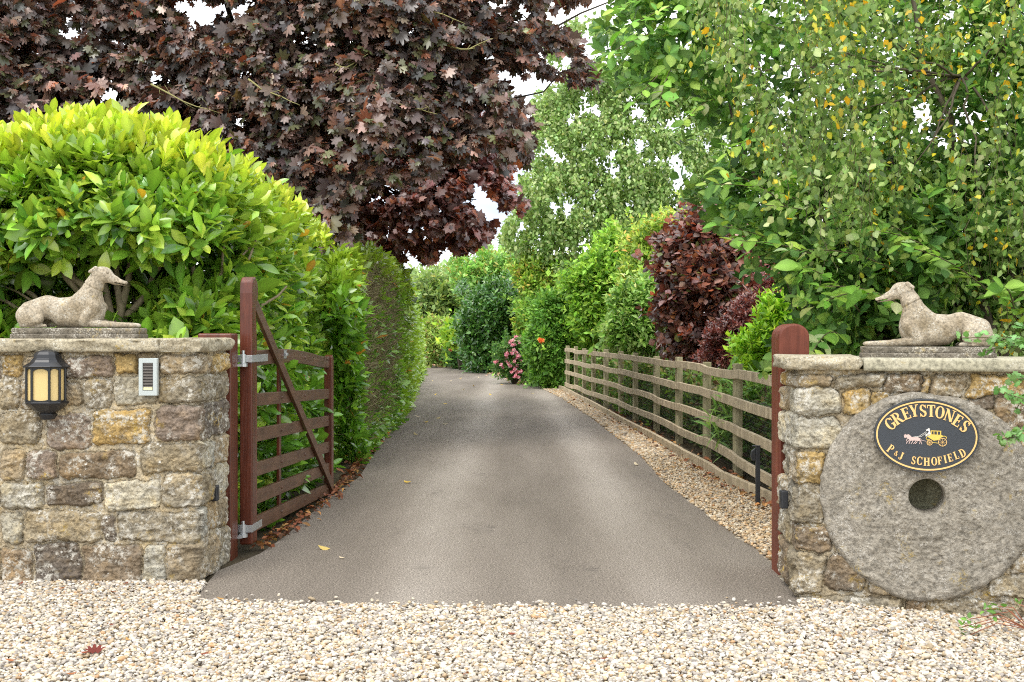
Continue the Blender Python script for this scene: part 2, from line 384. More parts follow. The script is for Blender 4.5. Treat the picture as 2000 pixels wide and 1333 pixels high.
def scatter(poly, dens, seed):
    p = np.array(poly); lo, hi = p.min(0), p.max(0); n = int((hi - lo).prod() * dens); rs = RS(seed)
    q = lo + rs.rand(n, 2) * (hi - lo); return q[inpoly(q[:, 0], q[:, 1], poly)]
FR = [(-4.2, 4.5), (4.0, 4.5), (4.0, 5.75), (2.7, 6.12), (1.55, 6.40), (1.52, 6.2), (1.3, 6.155), (.6, 6.18), (0, 6.17), (-.7, 6.22), (-1.3, 6.27), (-1.66, 6.36), (-1.74, 6.5), (-1.77, 6.85), (-4.2, 6.85)]
xy = scatter(FR, 6600, 5)
xy[:, 1] += .012 * np.sin(xy[:, 0] * 23) + RS(9).normal(0, .008, len(xy))
_rs = RS(77); _x = _rs.uniform(-1.7, 1.5, 420); _y = np.interp(_x, [-1.7, -.7, .6, 1.5], [6.33, 6.22, 6.18, 6.19]) + _rs.exponential(.045, 420); xy = np.concatenate([xy, np.c_[_x, _y]])
pebbles('gravel', xy, .0100, 6, 2, 'cream and buff gravel spread before the tarmac and both stone walls', dz=.02)
# stray stones kicked onto the tarmac edge
VG = []
rs = RS(12)
n = 26000; y = 7.0 * (44 / 7.0) ** rs.rand(n); l = np.array([edge_x(RE, v) for v in y]); r = np.array([edge_x(BDW, v) for v in y])
x = l + (r - l) * rs.rand(n); k = y < 7.0 * 5; VG = np.c_[x, y]
keep = rs.rand(n) < np.clip((r - l) / .7, .15, 1); VG = VG[keep]
def vt(xy): return np.where(rs.rand(len(xy), 1) < .35, np.array([[.95, .78, .58]]), np.array([[.92, .86, .76]]))
pebbles('verge_gravel', VG[VG[:, 1] < 14], .0135, 7, 1, 'tan gravel strip between the tarmac and the timber fence', dz=.016, tintf=vt)
far = pebbles('distant_verge_gravel', VG[VG[:, 1] >= 14], .022, 8, 1, 'far stretch of the tan gravel strip narrowing towards the roses', dz=.012, tintf=vt)

# ------------------------------------------------------------------ masonry walls
TAN, OCH, GRY, DRK, PNK, PAL, BRN = (.38, .30, .19), (.42, .295, .12), (.31, .262, .18), (.16, .13, .10), (.27, .21, .16), (.47, .43, .33), (.25, .19, .125)
MORT = (.54, .46, .32)
def masonry(name, root, path, s0, s1, h0, h1, stones, mort=MORT, res=.0042, seed=1, hole=None, base_out=0.0):
    S_ = np.arange(s0, s1 + res, res); Hh = np.arange(h0, h1 + res, res); nS, nH = len(S_), len(Hh)
    SS, HH = np.meshgrid(S_, Hh, indexing='ij'); q = np.stack([SS * 1.0, HH * 1.0, SS * 0 + seed], -1)
    ws = SS + .045 * fbm(q * 8, seed, 3) + .022 * fbm(q * 40, seed + 5, 3); wh = HH + .045 * fbm(q * 8 + 50, seed, 3) + .022 * fbm(q * 40 + 9, seed + 6, 3)
    best = np.full(SS.shape, 9.0); idx = np.full(SS.shape, -1)
    rs = RS(seed)
    for k, st in enumerate(stones):
        a, b, c, d = st[:4]; cx, cy, hx, hy = (a + c) / 2, (b + d) / 2, (c - a) / 2, (d - b) / 2
        hx += .001; hy += .001; r = min(hx, hy) * rs.uniform(.22, .5); rot = rs.normal(0, .03)
        X = (ws - cx) + rot * (wh - cy); Y_ = (wh - cy) - rot * (ws - cx) + rs.normal(0, .04) * (ws - cx)
        qx, qy = np.abs(X) - hx + r, np.abs(Y_) - hy + r
        dd = np.hypot(np.maximum(qx, 0), np.maximum(qy, 0)) + np.minimum(np.maximum(qx, qy), 0) - r
        m = dd < best; best[m] = dd[m]; idx[m] = k
    t = np.clip(-best / .028, 0, 1); prof = np.sqrt(1 - (1 - t) ** 2)
    bul = np.array([rs.uniform(.022, .045) for _ in stones] + [0]); cols = np.array([st[4] for st in stones] + [(0, 0, 0)]) * rs.uniform(.85, 1.15, (len(stones) + 1, 1))
    # split faces: each stone gets its own tilt
    tx, ty = rs.normal(0, .05, len(stones) + 1), rs.normal(0, .06, len(stones) + 1)
    cxs = np.array([(st[0] + st[2]) / 2 for st in stones] + [0]); cys = np.array([(st[1] + st[3]) / 2 for st in stones] + [0])
    tilt = (SS - cxs[idx]) * tx[idx] + (HH - cys[idx]) * ty[idx]
    rid = np.abs(fbm(q * np.array([10, 17, 1]), seed + 30, 4))
    d = prof * (bul[idx] + tilt + .035 * fbm(q * 14, seed + 9, 4) - .05 * rid * t) + .012 * fbm(q * 45, seed + 3, 4) + .006 * fbm(q * 120, seed + 4, 2)
    d = d + np.where(best > 0, .004 - .012 * np.exp(-(best / .004) ** 2), 0)
    inside = best < 0
    warm = fbm(q * 3, seed + 44, 3)[..., None]
    cstone = cols[idx] * (1 + .5 * fbm(q * 22, seed + 60, 4)[..., None]) * (1 + warm * np.array([.5, .3, -.1]))
    mc = np.array(mort) * (1 + .5 * fbm(q * 16, seed + 70, 4)[..., None])
    w = np.clip(-best / .003 + .5, 0, 1)[..., None]
    col = np.clip(cstone * w + mc * (1 - w), .01, .8)
    B, Nn = path(S_)                                          # (nS,2) base points, (nS,2) outward normals
    V = np.empty((nS, nH, 3)); V[..., 0] = B[:, None, 0] + Nn[:, None, 0] * d; V[..., 1] = B[:, None, 1] + Nn[:, None, 1] * d; V[..., 2] = HH
    ii = np.arange(nS * nH).reshape(nS, nH)
    Fq = np.stack([ii[:-1, :-1], ii[1:, :-1], ii[1:, 1:], ii[:-1, 1:]], -1).reshape(-1, 4)
    if hole:
        cs, ch, cr = hole; f_s = SS[:-1, :-1].ravel(); f_h = HH[:-1, :-1].ravel(); Fq = Fq[np.hypot(f_s - cs, f_h - ch) > cr]
    o = npmesh(name, V.reshape(-1, 3), Fq, M_stone, None, col.reshape(-1, 3), True)
    put(o, root); return o

# --- left wall: frontal face at Y=6.83, right-hand side face at X=-1.83, depth .66
YL, XL, DL, RC = 6.86, -1.84, .66, .04
def path_left(s):
    """s<0: front face (s = X - XL); s>0: side face"""
    a = np.clip(s / (RC * math.pi / 2), 0, 1) * math.pi / 2
    x = np.where(s < 0, XL - RC + s, XL - RC + RC * np.sin(a)); y = np.where(s < 0, YL, YL + RC * (1 - np.cos(a)) + np.maximum(s - RC * math.pi / 2, 0))
    nx = np.where(s < 0, 0, np.sin(a)); ny = np.where(s < 0, -1, -np.cos(a)); return np.stack([x, y], -1), np.stack([nx, ny], -1)
def LS(x0, y0, x1, y1, c):
    s = lambda px: (px - 1000) / F * (YL - .03) - (XL - RC); h = lambda py: H0 - (py - YH) / F * (YL - .03)
    return (s(x0), h(y1), s(x1), h(y0), c)
st = [(0, 690, 40, 735, OCH), (48, 692, 118, 740, TAN), (124, 700, 218, 738, PNK), (222, 692, 268, 731, OCH), (270, 692, 305, 730, TAN), (309, 695, 392, 732, TAN),
      (0, 740, 34, 798, GRY), (38, 745, 78, 800, TAN), (84, 745, 110, 800, TAN), (115, 748, 160, 792, TAN), (163, 742, 217, 797, GRY), (221, 737, 300, 788, PAL), (304, 738, 396, 787, GRY),
      (0, 806, 74, 868, GRY), (88, 811, 174, 878, PNK), (180, 799, 292, 868, OCH), (302, 793, 396, 862, PNK),
      (0, 880, 46, 938, TAN), (51, 882, 104, 938, PNK), (111, 885, 262, 936, BRN), (274, 868, 396, 924, GRY),
      (0, 945, 82, 995, PAL), (88, 946, 195, 990, DRK), (201, 942, 309, 998, PAL), (315, 929, 396, 992, GRY),
      (0, 1003, 42, 1058, PAL), (48, 1002, 192, 1058, GRY), (197, 1010, 220, 1056, DRK), (227, 1003, 396, 1058, GRY),
      (0, 1072, 56, 1146, BRN), (64, 1062, 153, 1142, DRK), (158, 1066, 275, 1144, BRN), (281, 1066, 318, 1142, PAL), (323, 1060, 397, 1140, TAN)]
stones = [LS(*s) for s in st]
# mirror the courses beyond the frame
for k, (a, b, c, d) in enumerate([(690, 740, 0, 0), (745, 800, 0, 0), (806, 872, 0, 0), (880, 938, 0, 0), (945, 997, 0, 0), (1003, 1060, 0, 0), (1070, 1146, 0, 0)]):
    x = -6 - 13 * (k % 2)
    while x > -520:
        w = 60 + 50 * ((k * 7 + int(-x)) % 5) / 5; stones.append(LS(x - w, a, x, b, [TAN, GRY, PNK, BRN][(k + int(-x)) % 4])); x -= w + 7
# side face stones (s from .07 to .72)
rows_h = [H0 - (y - YH) / F * 6.83 for y in (692, 734, 790, 866, 926, 994, 1060, 1146)]
rs = RS(4)
for k in range(7):
    top, bot = rows_h[k], rows_h[k + 1]; cut = .30 + .16 * math.sin(k * 2.3)
    stones.append((.03, bot + .008, cut - .006, top - .008, [TAN, GRY, BRN, PAL, GRY, PAL, TAN][k])); stones.append((cut + .006, bot + .01, .73, top - .008, [OCH, GRY, DRK, TAN, PAL, TAN, GRY][k]))
wl = empty('stone_wall', (-2.6, 7.15, 0), 'lichened sandstone wall with lantern and intercom left of the open gate', 'wall')
masonry('masonry', wl, path_left, -2.75, .72, -.04, 1.345, stones, seed=11)
put(MB().box((-3.26, 7.19, .66), (2.8, .62, 1.34)).build('wall_core', M_coping), wl)

def rough_slab(name, root, corners, z0, z1, m, res=.02, amp=.02, seed=0, rest=0.0):
    """corners: 4 xy ccw from front-left; a slab with a split, uneven edge"""
    c = [Vector((*p, 0)) for p in corners]; nx = max(4, int((c[1] - c[0]).length / res)); ny = max(4, int((c[3] - c[0]).length / res)); nz = max(3, int((z1 - z0) / (res * .7)))
    bm = bmesh.new(); bmesh.ops.create_cube(bm, size=1)
    bm.free()
    V, Fs, ids = [], [], {}
    def vid(i, j, k):
        if (i, j, k) not in ids: ids[i, j, k] = len(V); V.append((i / nx, j / ny, k / nz))
        return ids[i, j, k]
    for i in range(nx):
        for j in range(ny):
            Fs.append((vid(i, j, nz), vid(i + 1, j, nz), vid(i + 1, j + 1, nz), vid(i, j + 1, nz))); Fs.append((vid(i, j, 0), vid(i, j + 1, 0), vid(i + 1, j + 1, 0), vid(i + 1, j, 0)))
    for k in range(nz):
        for i in range(nx):
            Fs.append((vid(i, 0, k), vid(i + 1, 0, k), vid(i + 1, 0, k + 1), vid(i, 0, k + 1))); Fs.append((vid(i + 1, ny, k), vid(i, ny, k), vid(i, ny, k + 1), vid(i + 1, ny, k + 1)))
        for j in range(ny):
            Fs.append((vid(0, j + 1, k), vid(0, j, k), vid(0, j, k + 1), vid(0, j + 1, k + 1))); Fs.append((vid(nx, j, k), vid(nx, j + 1, k), vid(nx, j + 1, k + 1), vid(nx, j, k + 1)))
    U = np.array(V); A = [np.array(p) for p in corners]
    u, v, w = U[:, 0:1], U[:, 1:2], U[:, 2]
    xy = A[0] * (1 - u) * (1 - v) + A[1] * u * (1 - v) + A[2] * u * v + A[3] * (1 - u) * v
    Pn = np.c_[xy, z0 + w * (z1 - z0)]; cen = Pn.mean(0)
    q = Pn * 9 + seed; side = (U[:, 0] == 0) | (U[:, 0] == 1) | (U[:, 1] == 0) | (U[:, 1] == 1)
    dv = np.stack([fbm(q * [1, 1, 2.5], seed, 4), fbm(q * [1, 1, 2.5] + 31, seed, 4), fbm(q + 77, seed, 3) * .25], -1)
    e = 1 - np.minimum(np.minimum(U[:, 0] * nx, (1 - U[:, 0]) * nx), np.minimum(U[:, 1] * ny, (1 - U[:, 1]) * ny)).clip(0, 2) / 2
    edge = ((np.abs(w - .5) * 2) ** 3) * side * .5
    Pn[:, :2] += dv[:, :2] * amp * 2 * e[:, None] - (Pn[:, :2] - cen[:2]) / np.maximum(np.linalg.norm(Pn[:, :2] - cen[:2], axis=1, keepdims=True), .01) * (edge * amp * .6)[:, None]
    Pn[:, 2] += dv[:, 2] * amp * 1.0 - (w == 1) * side * amp * .25
    Pn[w == 1, 2] += rest
    o = npmesh(name, Pn, Fs, m, None, None, True); put(o, root); return o
zt = 1.345
rough_slab('coping_stone', wl, [(-4.7, YL - .075), (-2.04, YL - .075), (-2.04, YL + DL + .05), (-4.7, YL + DL + .05)], zt, zt + .075, M_coping, .016, .036, 3)
rough_slab('coping_stone', wl, [(-2.035, YL - .07), (-1.80, YL - .07), (-1.79, YL + DL + .05), (-2.035, YL + DL + .05)], zt - .002, zt + .078, M_coping, .014, .036, 8)
CAPL = zt + .075

# --- right wall: front face runs from C towards the camera's right
CR = np.array((1.575, 6.44)); ang = math.radians(-13.5); dR = np.array((math.cos(ang), math.sin(ang))); nR = np.array((math.sin(ang), -math.cos(ang)))
sd_dir = np.array((.05, .50)); sd_dir /= np.linalg.norm(sd_dir); nS_ = np.array((-sd_dir[1], sd_dir[0]))
def path_right(s):
    """s<0: side face (going back), s>0: front face; rounded corner"""
    a = np.clip(s / .06, 0, 1)[:, None]; k = s[:, None]
    B = np.where(k < 0, CR + sd_dir * (-k + .03), np.where(k < .06, CR + sd_dir * .03 * (1 - a) ** 2 + dR * .03 * a ** 2, CR + dR * (k - .03)))
    n = nS_ * (1 - a) + nR * a; return B, n / np.linalg.norm(n, axis=1, keepdims=True)
def RU(px, py, off=.03):
    """photo pixel -> (s, h) on the right wall's face"""
    o = CR + nR * off; r = np.array(((px - 1000) / F, 1.0))
    A = np.array([[r[0], -dR[0]], [r[1], -dR[1]]]); t, s = np.linalg.solve(A, o); return s + .03, H0 - (py - YH) / F * t
def RSt(x0, y0, x1, y1, c):
    a = RU(x0, y1); b = RU(x1, y0); m = (RU(x0, y0)[1] + b[1]) / 2; n = (a[1] + RU(x1, y1)[1]) / 2; return (a[0], n, b[0], m, c)
MC = RU(1811, 971, .05); MR = .555
st = [(1552, 731, 1622, 757, TAN), (1629, 733, 1729, 758, GRY), (1732, 732, 1799, 769, BRN), (1801, 735, 1814, 767, OCH), (1817, 733, 1886, 774, TAN), (1894, 733, 2010, 777, OCH),
      (1549, 761, 1642, 810, PAL), (1648, 762, 1703, 812, OCH), (1706, 770, 1742, 795, OCH), (1896, 779, 1938, 802, DRK), (1941, 784, 2010, 830, BRN), (1985, 836, 2030, 880, OCH), (1960, 805, 1982, 850, GRY),
      (1549, 816, 1640, 879, PAL), (1549, 886, 1612, 946, OCH), (1549, 951, 1612, 1020, GRY), (1550, 1026, 1622, 1076, BRN), (1550, 1082, 1610, 1158, GRY), (1614, 1086, 1690, 1156, BRN),
      (1552, 1168, 1762, 1198, GRY), (1768, 1175, 1808, 1204, BRN), (1812, 1172, 1995, 1216, GRY), (1936, 1122, 2010, 1168, GRY), (1700, 1140, 1760, 1164, TAN), (2012, 735, 2110, 790, TAN), (2014, 800, 2110, 880, GRY),
      (2014, 1090, 2110, 1160, BRN), (2000, 1170, 2120, 1220, TAN), (1978, 1085, 2010, 1118, TAN)]
for k, (a, b) in enumerate([(735, 792), (800, 872), (880, 945), (952, 1022), (1028, 1088), (1094, 1160), (1168, 1225)]):
    x = 2116 + 9 * (k % 2)
    while x < 2560: w = 66 + 50 * ((k * 5 + x) % 4) / 4; st.append((x, a, x + w, b, [TAN, GRY, OCH, BRN, PAL][(k + x) % 5])); x = int(x + w + 8)
stones = [RSt(*s) for s in st]
hs = [RU(1550, y)[1] for y in (730, 760, 814, 882, 948, 1022, 1080, 1166, 1200)]
for k in range(8):
    top, bot = hs[k], hs[k + 1]; cut = -.22 - .07 * math.sin(k * 2.1)
    stones.append((cut + .006, bot + .008, .03, top - .006, [TAN, PAL, PAL, TAN, GRY, BRN, GRY, GRY][k])); stones.append((-.60, bot + .008, cut - .006, top - .006, [OCH, TAN, PAL, GRY, TAN, GRY, BRN, GRY][k]))
wr = empty('stone_wall', (2.3, 6.5, 0), 'sandstone wall with a round millstone built in, right of the drive', 'wall')
masonry('masonry', wr, path_right, -.56, 2.45, -.14, 1.255, stones, (.43, .36, .245), seed=23, hole=(MC[0], MC[1], .30))
def RW(s, h, off=0): p = CR + dR * (s - .03) + nR * off; return (p[0], p[1], h)
Rm = Matrix.Rotation(ang, 3, 'Z')
c = RW(1.27, .62, -.50); put(MB().box((c[0], c[1], .60), (2.45, .34, 1.24), Rm).build('wall_core', M_coping), wr)
c = RW(.15, .62, -.25); put(MB().box((c[0], c[1], .60), (.22, .40, 1.24), Rm).build('wall_core', M_coping), wr)
# millstone: polar height field with an eye hole
def millstone():
    nr, na = 110, 300; r = np.concatenate([np.linspace(.095, MR - .035, nr - 12), MR - .035 + .035 * np.sin(np.linspace(0, 1, 13)[1:] * math.pi / 2)])
    a = np.linspace(0, 2 * math.pi, na, endpoint=False); R_, A_ = np.meshgrid(r, a, indexing='ij')
    Rw = R_ * (1 + np.where(R_ > .4, (R_ - .4) / .15, 0) * .012 * np.sin(A_ * 3 + 1) + np.clip((R_ - .44) / .11, 0, 1) * .05 * (fbm(np.stack([np.cos(A_) * 6, np.sin(A_) * 6, A_ * 0], -1), 8, 4) - .02))
    X, Z = Rw * np.cos(A_), Rw * np.sin(A_); q = np.stack([X * 1, Z * 1, X * 0 + 3.3], -1)
    d = .052 + .020 * fbm(q * 34, 5, 4, .65) + .018 * fbm(q * 9, 6, 3) + .006 * fbm(q * 90, 9, 2)
    t = np.clip((R_ - (MR - .035)) / .035, 0, 1); d = d - .045 * (1 - np.sqrt(np.maximum(1 - t ** 2, 0)))
    th = np.clip(1 - (R_ - .095) / .02, 0, 1); d -= .008 * th
    rings_in = [(.092, .02), (.09, -.06), (.09, -.15)]
    V = []; o = np.array((*RW(MC[0], MC[1]),)); ax = np.array((dR[0], dR[1], 0)); n3 = np.array((nR[0], nR[1], 0)); zz = np.array((0, 0, 1.))
    for rr, dd in rings_in[::-1]: V.append(o + ax * (rr * np.cos(a))[:, None] + zz * (rr * np.sin(a))[:, None] + n3 * dd)
    for i in range(len(r)): V.append(o + ax * X[i][:, None] + zz * Z[i][:, None] + n3 * d[i][:, None])
    V.append(o + ax * (MR * np.cos(a))[:, None] + zz * (MR * np.sin(a))[:, None] + n3 * -.05)
    V = np.array(V); m = len(V); ii = np.arange(m * na).reshape(m, na); nx = np.roll(ii, -1, 1)
    Fq = np.stack([ii[:-1], ii[1:], nx[1:], nx[:-1]], -1).reshape(-1, 4)
    ob = npmesh('millstone', V.reshape(-1, 3), Fq, M_mill, None, None, True); put(ob, wr)
    b = MB(); b.prism([(.1 * math.cos(t), .1 * math.sin(t)) for t in np.linspace(0, 2 * math.pi, 32, endpoint=False)], o, ax, zz, n3, -.17, -.13)
    put(b.build('eye_backing', M_backing), ob); return ob
M_backing = plain_stone('mossy_stone', (.10, .10, .06), (.20, .19, .13), (.3, .3, .2))
mill = millstone()
# copings of the right wall
def RP(s, off): p = CR + dR * (s - .03) + nR * off; return (p[0], p[1])
zt2 = 1.255
bl = CR + sd_dir * .56 + nS_ * .075
rough_slab('coping_stone', wr, [RP(-.05, .06), RP(.345, .06), RP(.33, -.60), tuple(bl)], zt2, zt2 + .072, M_coping, .014, .030, 14)
o = rough_slab('coping_stone', wr, [RP(.36, .055), RP(2.5, .055), RP(2.5, -.55), RP(.345, -.60)], zt2 - .004, zt2 + .064, M_coping2, .02, .005, 15)
CAPR = zt2 + .064

# ------------------------------------------------------------------ greyhound statues (signed-distance body turned into a surface)
def surf_nets(f, lo, hi, h):
    xs = [np.arange(lo[i], hi[i] + h, h) for i in range(3)]; X = np.stack(np.meshgrid(*xs, indexing='ij'), -1); g = f(X)
    n = np.array(g.shape) - 1; acc = np.zeros((*n, 3)); cnt = np.zeros(n)
    for ax in range(3):
        for a in (0, 1):
            for b in (0, 1):
                sl0 = [slice(0, n[i]) for i in range(3)]; o1, o2 = [i for i in range(3) if i != ax]
                off = [0, 0, 0]; off[o1] = a; off[o2] = b
                s0 = tuple(slice(off[i], off[i] + n[i]) for i in range(3)); off2 = off[:]; off2[ax] = 1
                s1 = tuple(slice(off2[i], off2[i] + n[i]) for i in range(3))
                g0, g1 = g[s0], g[s1]; m = (g0 < 0) != (g1 < 0); t = np.where(m, g0 / np.where(m, g0 - g1, 1), 0)
                p = np.zeros((*n, 3)); 
                for i in range(3): p[..., i] = off[i]
                p[..., ax] = t; acc += p * m[..., None]; cnt += m
    act = cnt > 0; idx = -np.ones(n, int); idx[act] = np.arange(act.sum())
    cell = np.argwhere(act); V = (cell + acc[act] / cnt[act][:, None]) * h + np.array([x[0] for x in xs])
    Q = []
    for ax in range(3):
        o1, o2 = [(1, 2), (2, 0), (0, 1)][ax]
        s0 = [slice(1, n[i]) for i in range(3)]; s0[ax] = slice(0, n[ax]); s1 = s0[:]; s1[ax] = slice(1, n[ax] + 1)
        g0, g1 = g[tuple(s0)], g[tuple(s1)]; m = (g0 < 0) != (g1 < 0); c = np.argwhere(m) + np.array([s.start for s in s0])
        def at(d1, d2):
            k = c.copy(); k[:, o1] -= d1; k[:, o2] -= d2; return idx[k[:, 0], k[:, 1], k[:, 2]]
        q = np.stack([at(1, 1), at(0, 1), at(0, 0), at(1, 0)], -1); fl = (g0 < 0)[m]; q[~fl] = q[~fl][:, ::-1]; Q.append(q)
    return V, np.concatenate(Q)
def cap(X, a, b, ra, rb, ky=1.0):
    a, b = np.array(a, float), np.array(b, float); Y = X * np.array([1, ky, 1]); a = a * [1, ky, 1]; b = b * [1, ky, 1]
    d = b - a; t = np.clip(((Y - a) @ d) / (d @ d), 0, 1); return np.linalg.norm(Y - a - t[..., None] * d, axis=-1) - (ra + (rb - ra) * t)
def ell(X, c, r):
    r = np.array(r, float); k = np.linalg.norm((X - np.array(c)) / r, axis=-1); return (k - 1) * r.min()
def smin(a, b, k): h = np.clip(.5 + .5 * (b - a) / k, 0, 1); return b * (1 - h) + a * h - k * h * (1 - h)
def dog(X):
    X = X / .000926                                       # model units: about a millimetre each
    d = ell(X, (590, 0, 115), (105, 82, 112))             # deep chest
    d = smin(d, cap(X, (540, 0, 122), (300, 0, 122), 88, 66, 1.25), 40)
    d = smin(d, cap(X, (420, 0, 70), (540, 0, 60), 62, 62), 40)      # belly
    d = smin(d, cap(X, (320, 0, 142), (205, 0, 108), 72, 68, 1.15), 30)    # loin and rump
    d = smin(d, cap(X, (585, 0, 185), (618, 0, 270), 84, 58), 45)    # neck
    d = smin(d, cap(X, (618, 0, 270), (655, 0, 345), 55, 50), 25)
    d = smin(d, ell(X, (682, 0, 352), (60, 44, 50)), 18)             # skull
    d = smin(d, cap(X, (705, 0, 338), (760, 0, 312), 40, 27, 1.15), 16)
    d = smin(d, cap(X, (755, 0, 312), (820, 0, 292), 26, 16), 12)    # muzzle
    d = smin(d, ell(X, (830, 0, 296), (12, 11, 11)), 4)
    for s in (-1, 1):
        d = smin(d, ell(X, (228, 66 * s, 80), (90, 46, 80)), 7)      # haunch
        d = smin(d, cap(X, (290, 78 * s, 56), (205, 82 * s, 24), 32, 18), 8)
        d = smin(d, cap(X, (180, 72 * s, 18), (322, 70 * s, 12), 17, 13), 8)    # hind foot
        d = smin(d, ell(X, (318, 70 * s, 12), (24, 17, 14)), 6)
        d = smin(d, cap(X, (645, 62 * s, 135), (580, 70 * s, 48), 42, 32), 9)  # shoulder, upper arm
        d = smin(d, cap(X, (580, 60 * s, 34), (720, 56 * s, 24), 30, 21), 12)   # forearm
        d = smin(d, cap(X, (720, 56 * s, 22), (860, 50 * s, 18), 20, 16), 10)
        d = smin(d, ell(X, (880, 48 * s, 16), (36, 21, 17)), 8)                 # paw
        d = smin(d, cap(X, (645, 34 * s, 386), (612, 50 * s, 366), 17, 10), 3)  # folded ear
        d = smin(d, cap(X, (640, 34 * s, 385), (632, 44 * s, 350), 13, 9), 6)
        d = np.maximum(d, -(np.linalg.norm(X - np.array((722, 38 * s, 362)), axis=-1) - 11))   # eye socket
        d = smin(d, ell(X, (722, 34 * s, 361), (7, 6, 6)), 2)
    # mouth line, collar groove, tail
    d = np.maximum(d, -cap(X, (765, 0, 296), (835, 0, 281), 3.0, 3.0, .06))
    ring = np.abs((X[..., 0] - 630) * .47 + (X[..., 2] - 262) * .88) - 3.5
    d = np.maximum(d, -np.maximum(ring, -(d + 5)))
    d = smin(d, cap(X, (135, 0, 60), (150, 50, 20), 20, 12), 14); d = smin(d, cap(X, (150, 50, 16), (260, 92, 10), 12, 7), 8)
    return d * .000926
V, Q = surf_nets(dog, (.07, -.13, .002), (.88, .13, .40), .0040)
V += .0022 * np.stack([fbm(V * 45, 1, 3), fbm(V * 45 + 9, 2, 3), fbm(V * 45 + 20, 3, 3)], -1)
V[:, 0] -= .49
dog_me = None
def statue(loc, rz, label, seed):
    global dog_me
    r = empty('greyhound_statue', loc, label, 'statue', 'reclining stone greyhounds on the gate walls', rz)
    if dog_me is None:
        o = npmesh('dog', V + [0, 0, .068], Q, M_statue, r, None, True); dog_me = o.data
    else:
        o = bpy.data.objects.new('dog', dog_me); COL.objects.link(o); o.parent = r
    w = .37
    tmp = empty('tmp', (0, 0, 0), None, None)
    def sl(nm, w0, w1, d0, z0, z1, sd):
        q = rough_slab(nm, tmp, [(w0, -d0), (w1, -d0), (w1, d0), (w0, d0)], z0, z1, M_plinth, .012, .010, sd); q.parent = r; q.matrix_parent_inverse = Matrix(); return q
    sl('plinth', -.372, .375, .13, 0, .034, seed); sl('plinth', -.365, .37, .12, .030, .068, seed + 3)
    bpy.data.objects.remove(tmp)
    return r
statue((-2.62, 7.14, CAPL - .004), 0, 'lichened stone greyhound lying above the black lantern, facing right', 31)
statue((2.285, 6.50, CAPR - .006), math.pi + ang, 'stone greyhound lying above the millstone, facing left', 41).scale = (.93, .93, .96)

# ------------------------------------------------------------------ lantern and intercom on the left wall
def lantern():
    SEC = [(-.108, .03), (-.105, -.004), (-.095, -.062), (-.050, -.098), (.050, -.098), (.095, -.062), (.105, -.004), (.108, .03)]
    def lath(M, prof):
        n = 8; V = [(x * rr / .098, y * rr / .098 if y < 0 else y, zz) for rr, zz in prof for x, y in SEC]
        M.add(V, [(i * n + k, i * n + (k + 1) % n, (i + 1) * n + (k + 1) % n, (i + 1) * n + k) for i in range(len(prof) - 1) for k in range(n)] + [tuple(range(n))[::-1], tuple((len(prof) - 1) * n + k for k in range(n))])
    sc = .00291; cx, cz = P(81.6, 750, 6.72)[0], 0; Yw = 6.80
    r = empty('wall_lantern', (cx, Yw, P(0, 822, 6.72)[2]), 'black half lantern with amber glass fixed to the left wall', 'lantern'); o8 = math.pi / 8
    k = .00088                                               # zoom pixel in metres
    def z(y): return (1140 - y) * k
    M = MB(); lath(M, [(.001 * 60, z(1080)), (.001 * 76, z(1062)), (.098, z(1040)), (.105, z(1030)), (.104, z(1020)), (.09, z(1016))])
    M.build('base_ring', M_black, r, bevel=.003)
    M = MB(); lath(M, [(.012, z(1142)), (.030, z(1138)), (.040, z(1110)), (.041, z(1102)), (.034, z(1098)), (.045, z(1080)), (.070, z(1050))])
    M.build('finial', M_black, r, bevel=.002)
    M = MB(); lath(M, [(.115, z(797)), (.118, z(790)), (.112, z(785)), (.082, z(762)), (.074, z(748)), (.072, z(742)), (.067, z(738)), (.063, z(712)), (.052, z(696)), (.035, z(686)), (.012, z(680))])
    M.build('lantern_roof', M_black, r, bevel=.0025)
    R0 = .098; zb, ztp = z(1018), z(795)
    fr = MB(); gl = MB()
    for i in range(1, 7): fr.tube([(*SEC[i], zb), (*SEC[i], ztp)], .0075, 6)
    for i in range(1, 6):
        pa, pb_ = Vector((*SEC[i], 0)), Vector((*SEC[i + 1], 0)); ax = (pb_ - pa).normalized(); nn = Vector((ax.y, -ax.x, 0)); w = (pb_ - pa).length / 2; mid = (pa + pb_) / 2
        hgt = ztp - zb
        # arched head and foot of each pane
        ptop = [(-w, hgt)] + [(-w + 2 * w * t, hgt - .034 + .026 * math.sin(math.pi * t) ** .5) for t in np.linspace(0, 1, 9)] + [(w, hgt)]
        fr.prism(ptop, mid + Vector((0, 0, zb)), ax, (0, 0, 1), nn, -.004, .002)
        pb = [(w, 0)] + [(w - 2 * w * t, .016 - .010 * math.sin(math.pi * t) ** .6) for t in np.linspace(0, 1, 9)] + [(-w, 0)]
        fr.prism(pb, mid + Vector((0, 0, zb)), ax, (0, 0, 1), nn, -.004, .002)
        g_ = MB(); g_.prism([(-w, 0), (w, 0), (w, hgt), (-w, hgt)], mid - nn * .006 + Vector((0, 0, zb)), ax, (0, 0, 1), nn, -.003, 0); g_.build('pane', M_pane, r)
    fr.build('lantern_frame', M_black, r)
    MB().box((0, .05, (zb + ztp) / 2), (.12, .02, ztp - zb + .10)).build('back_plate', M_black, r)
lantern()
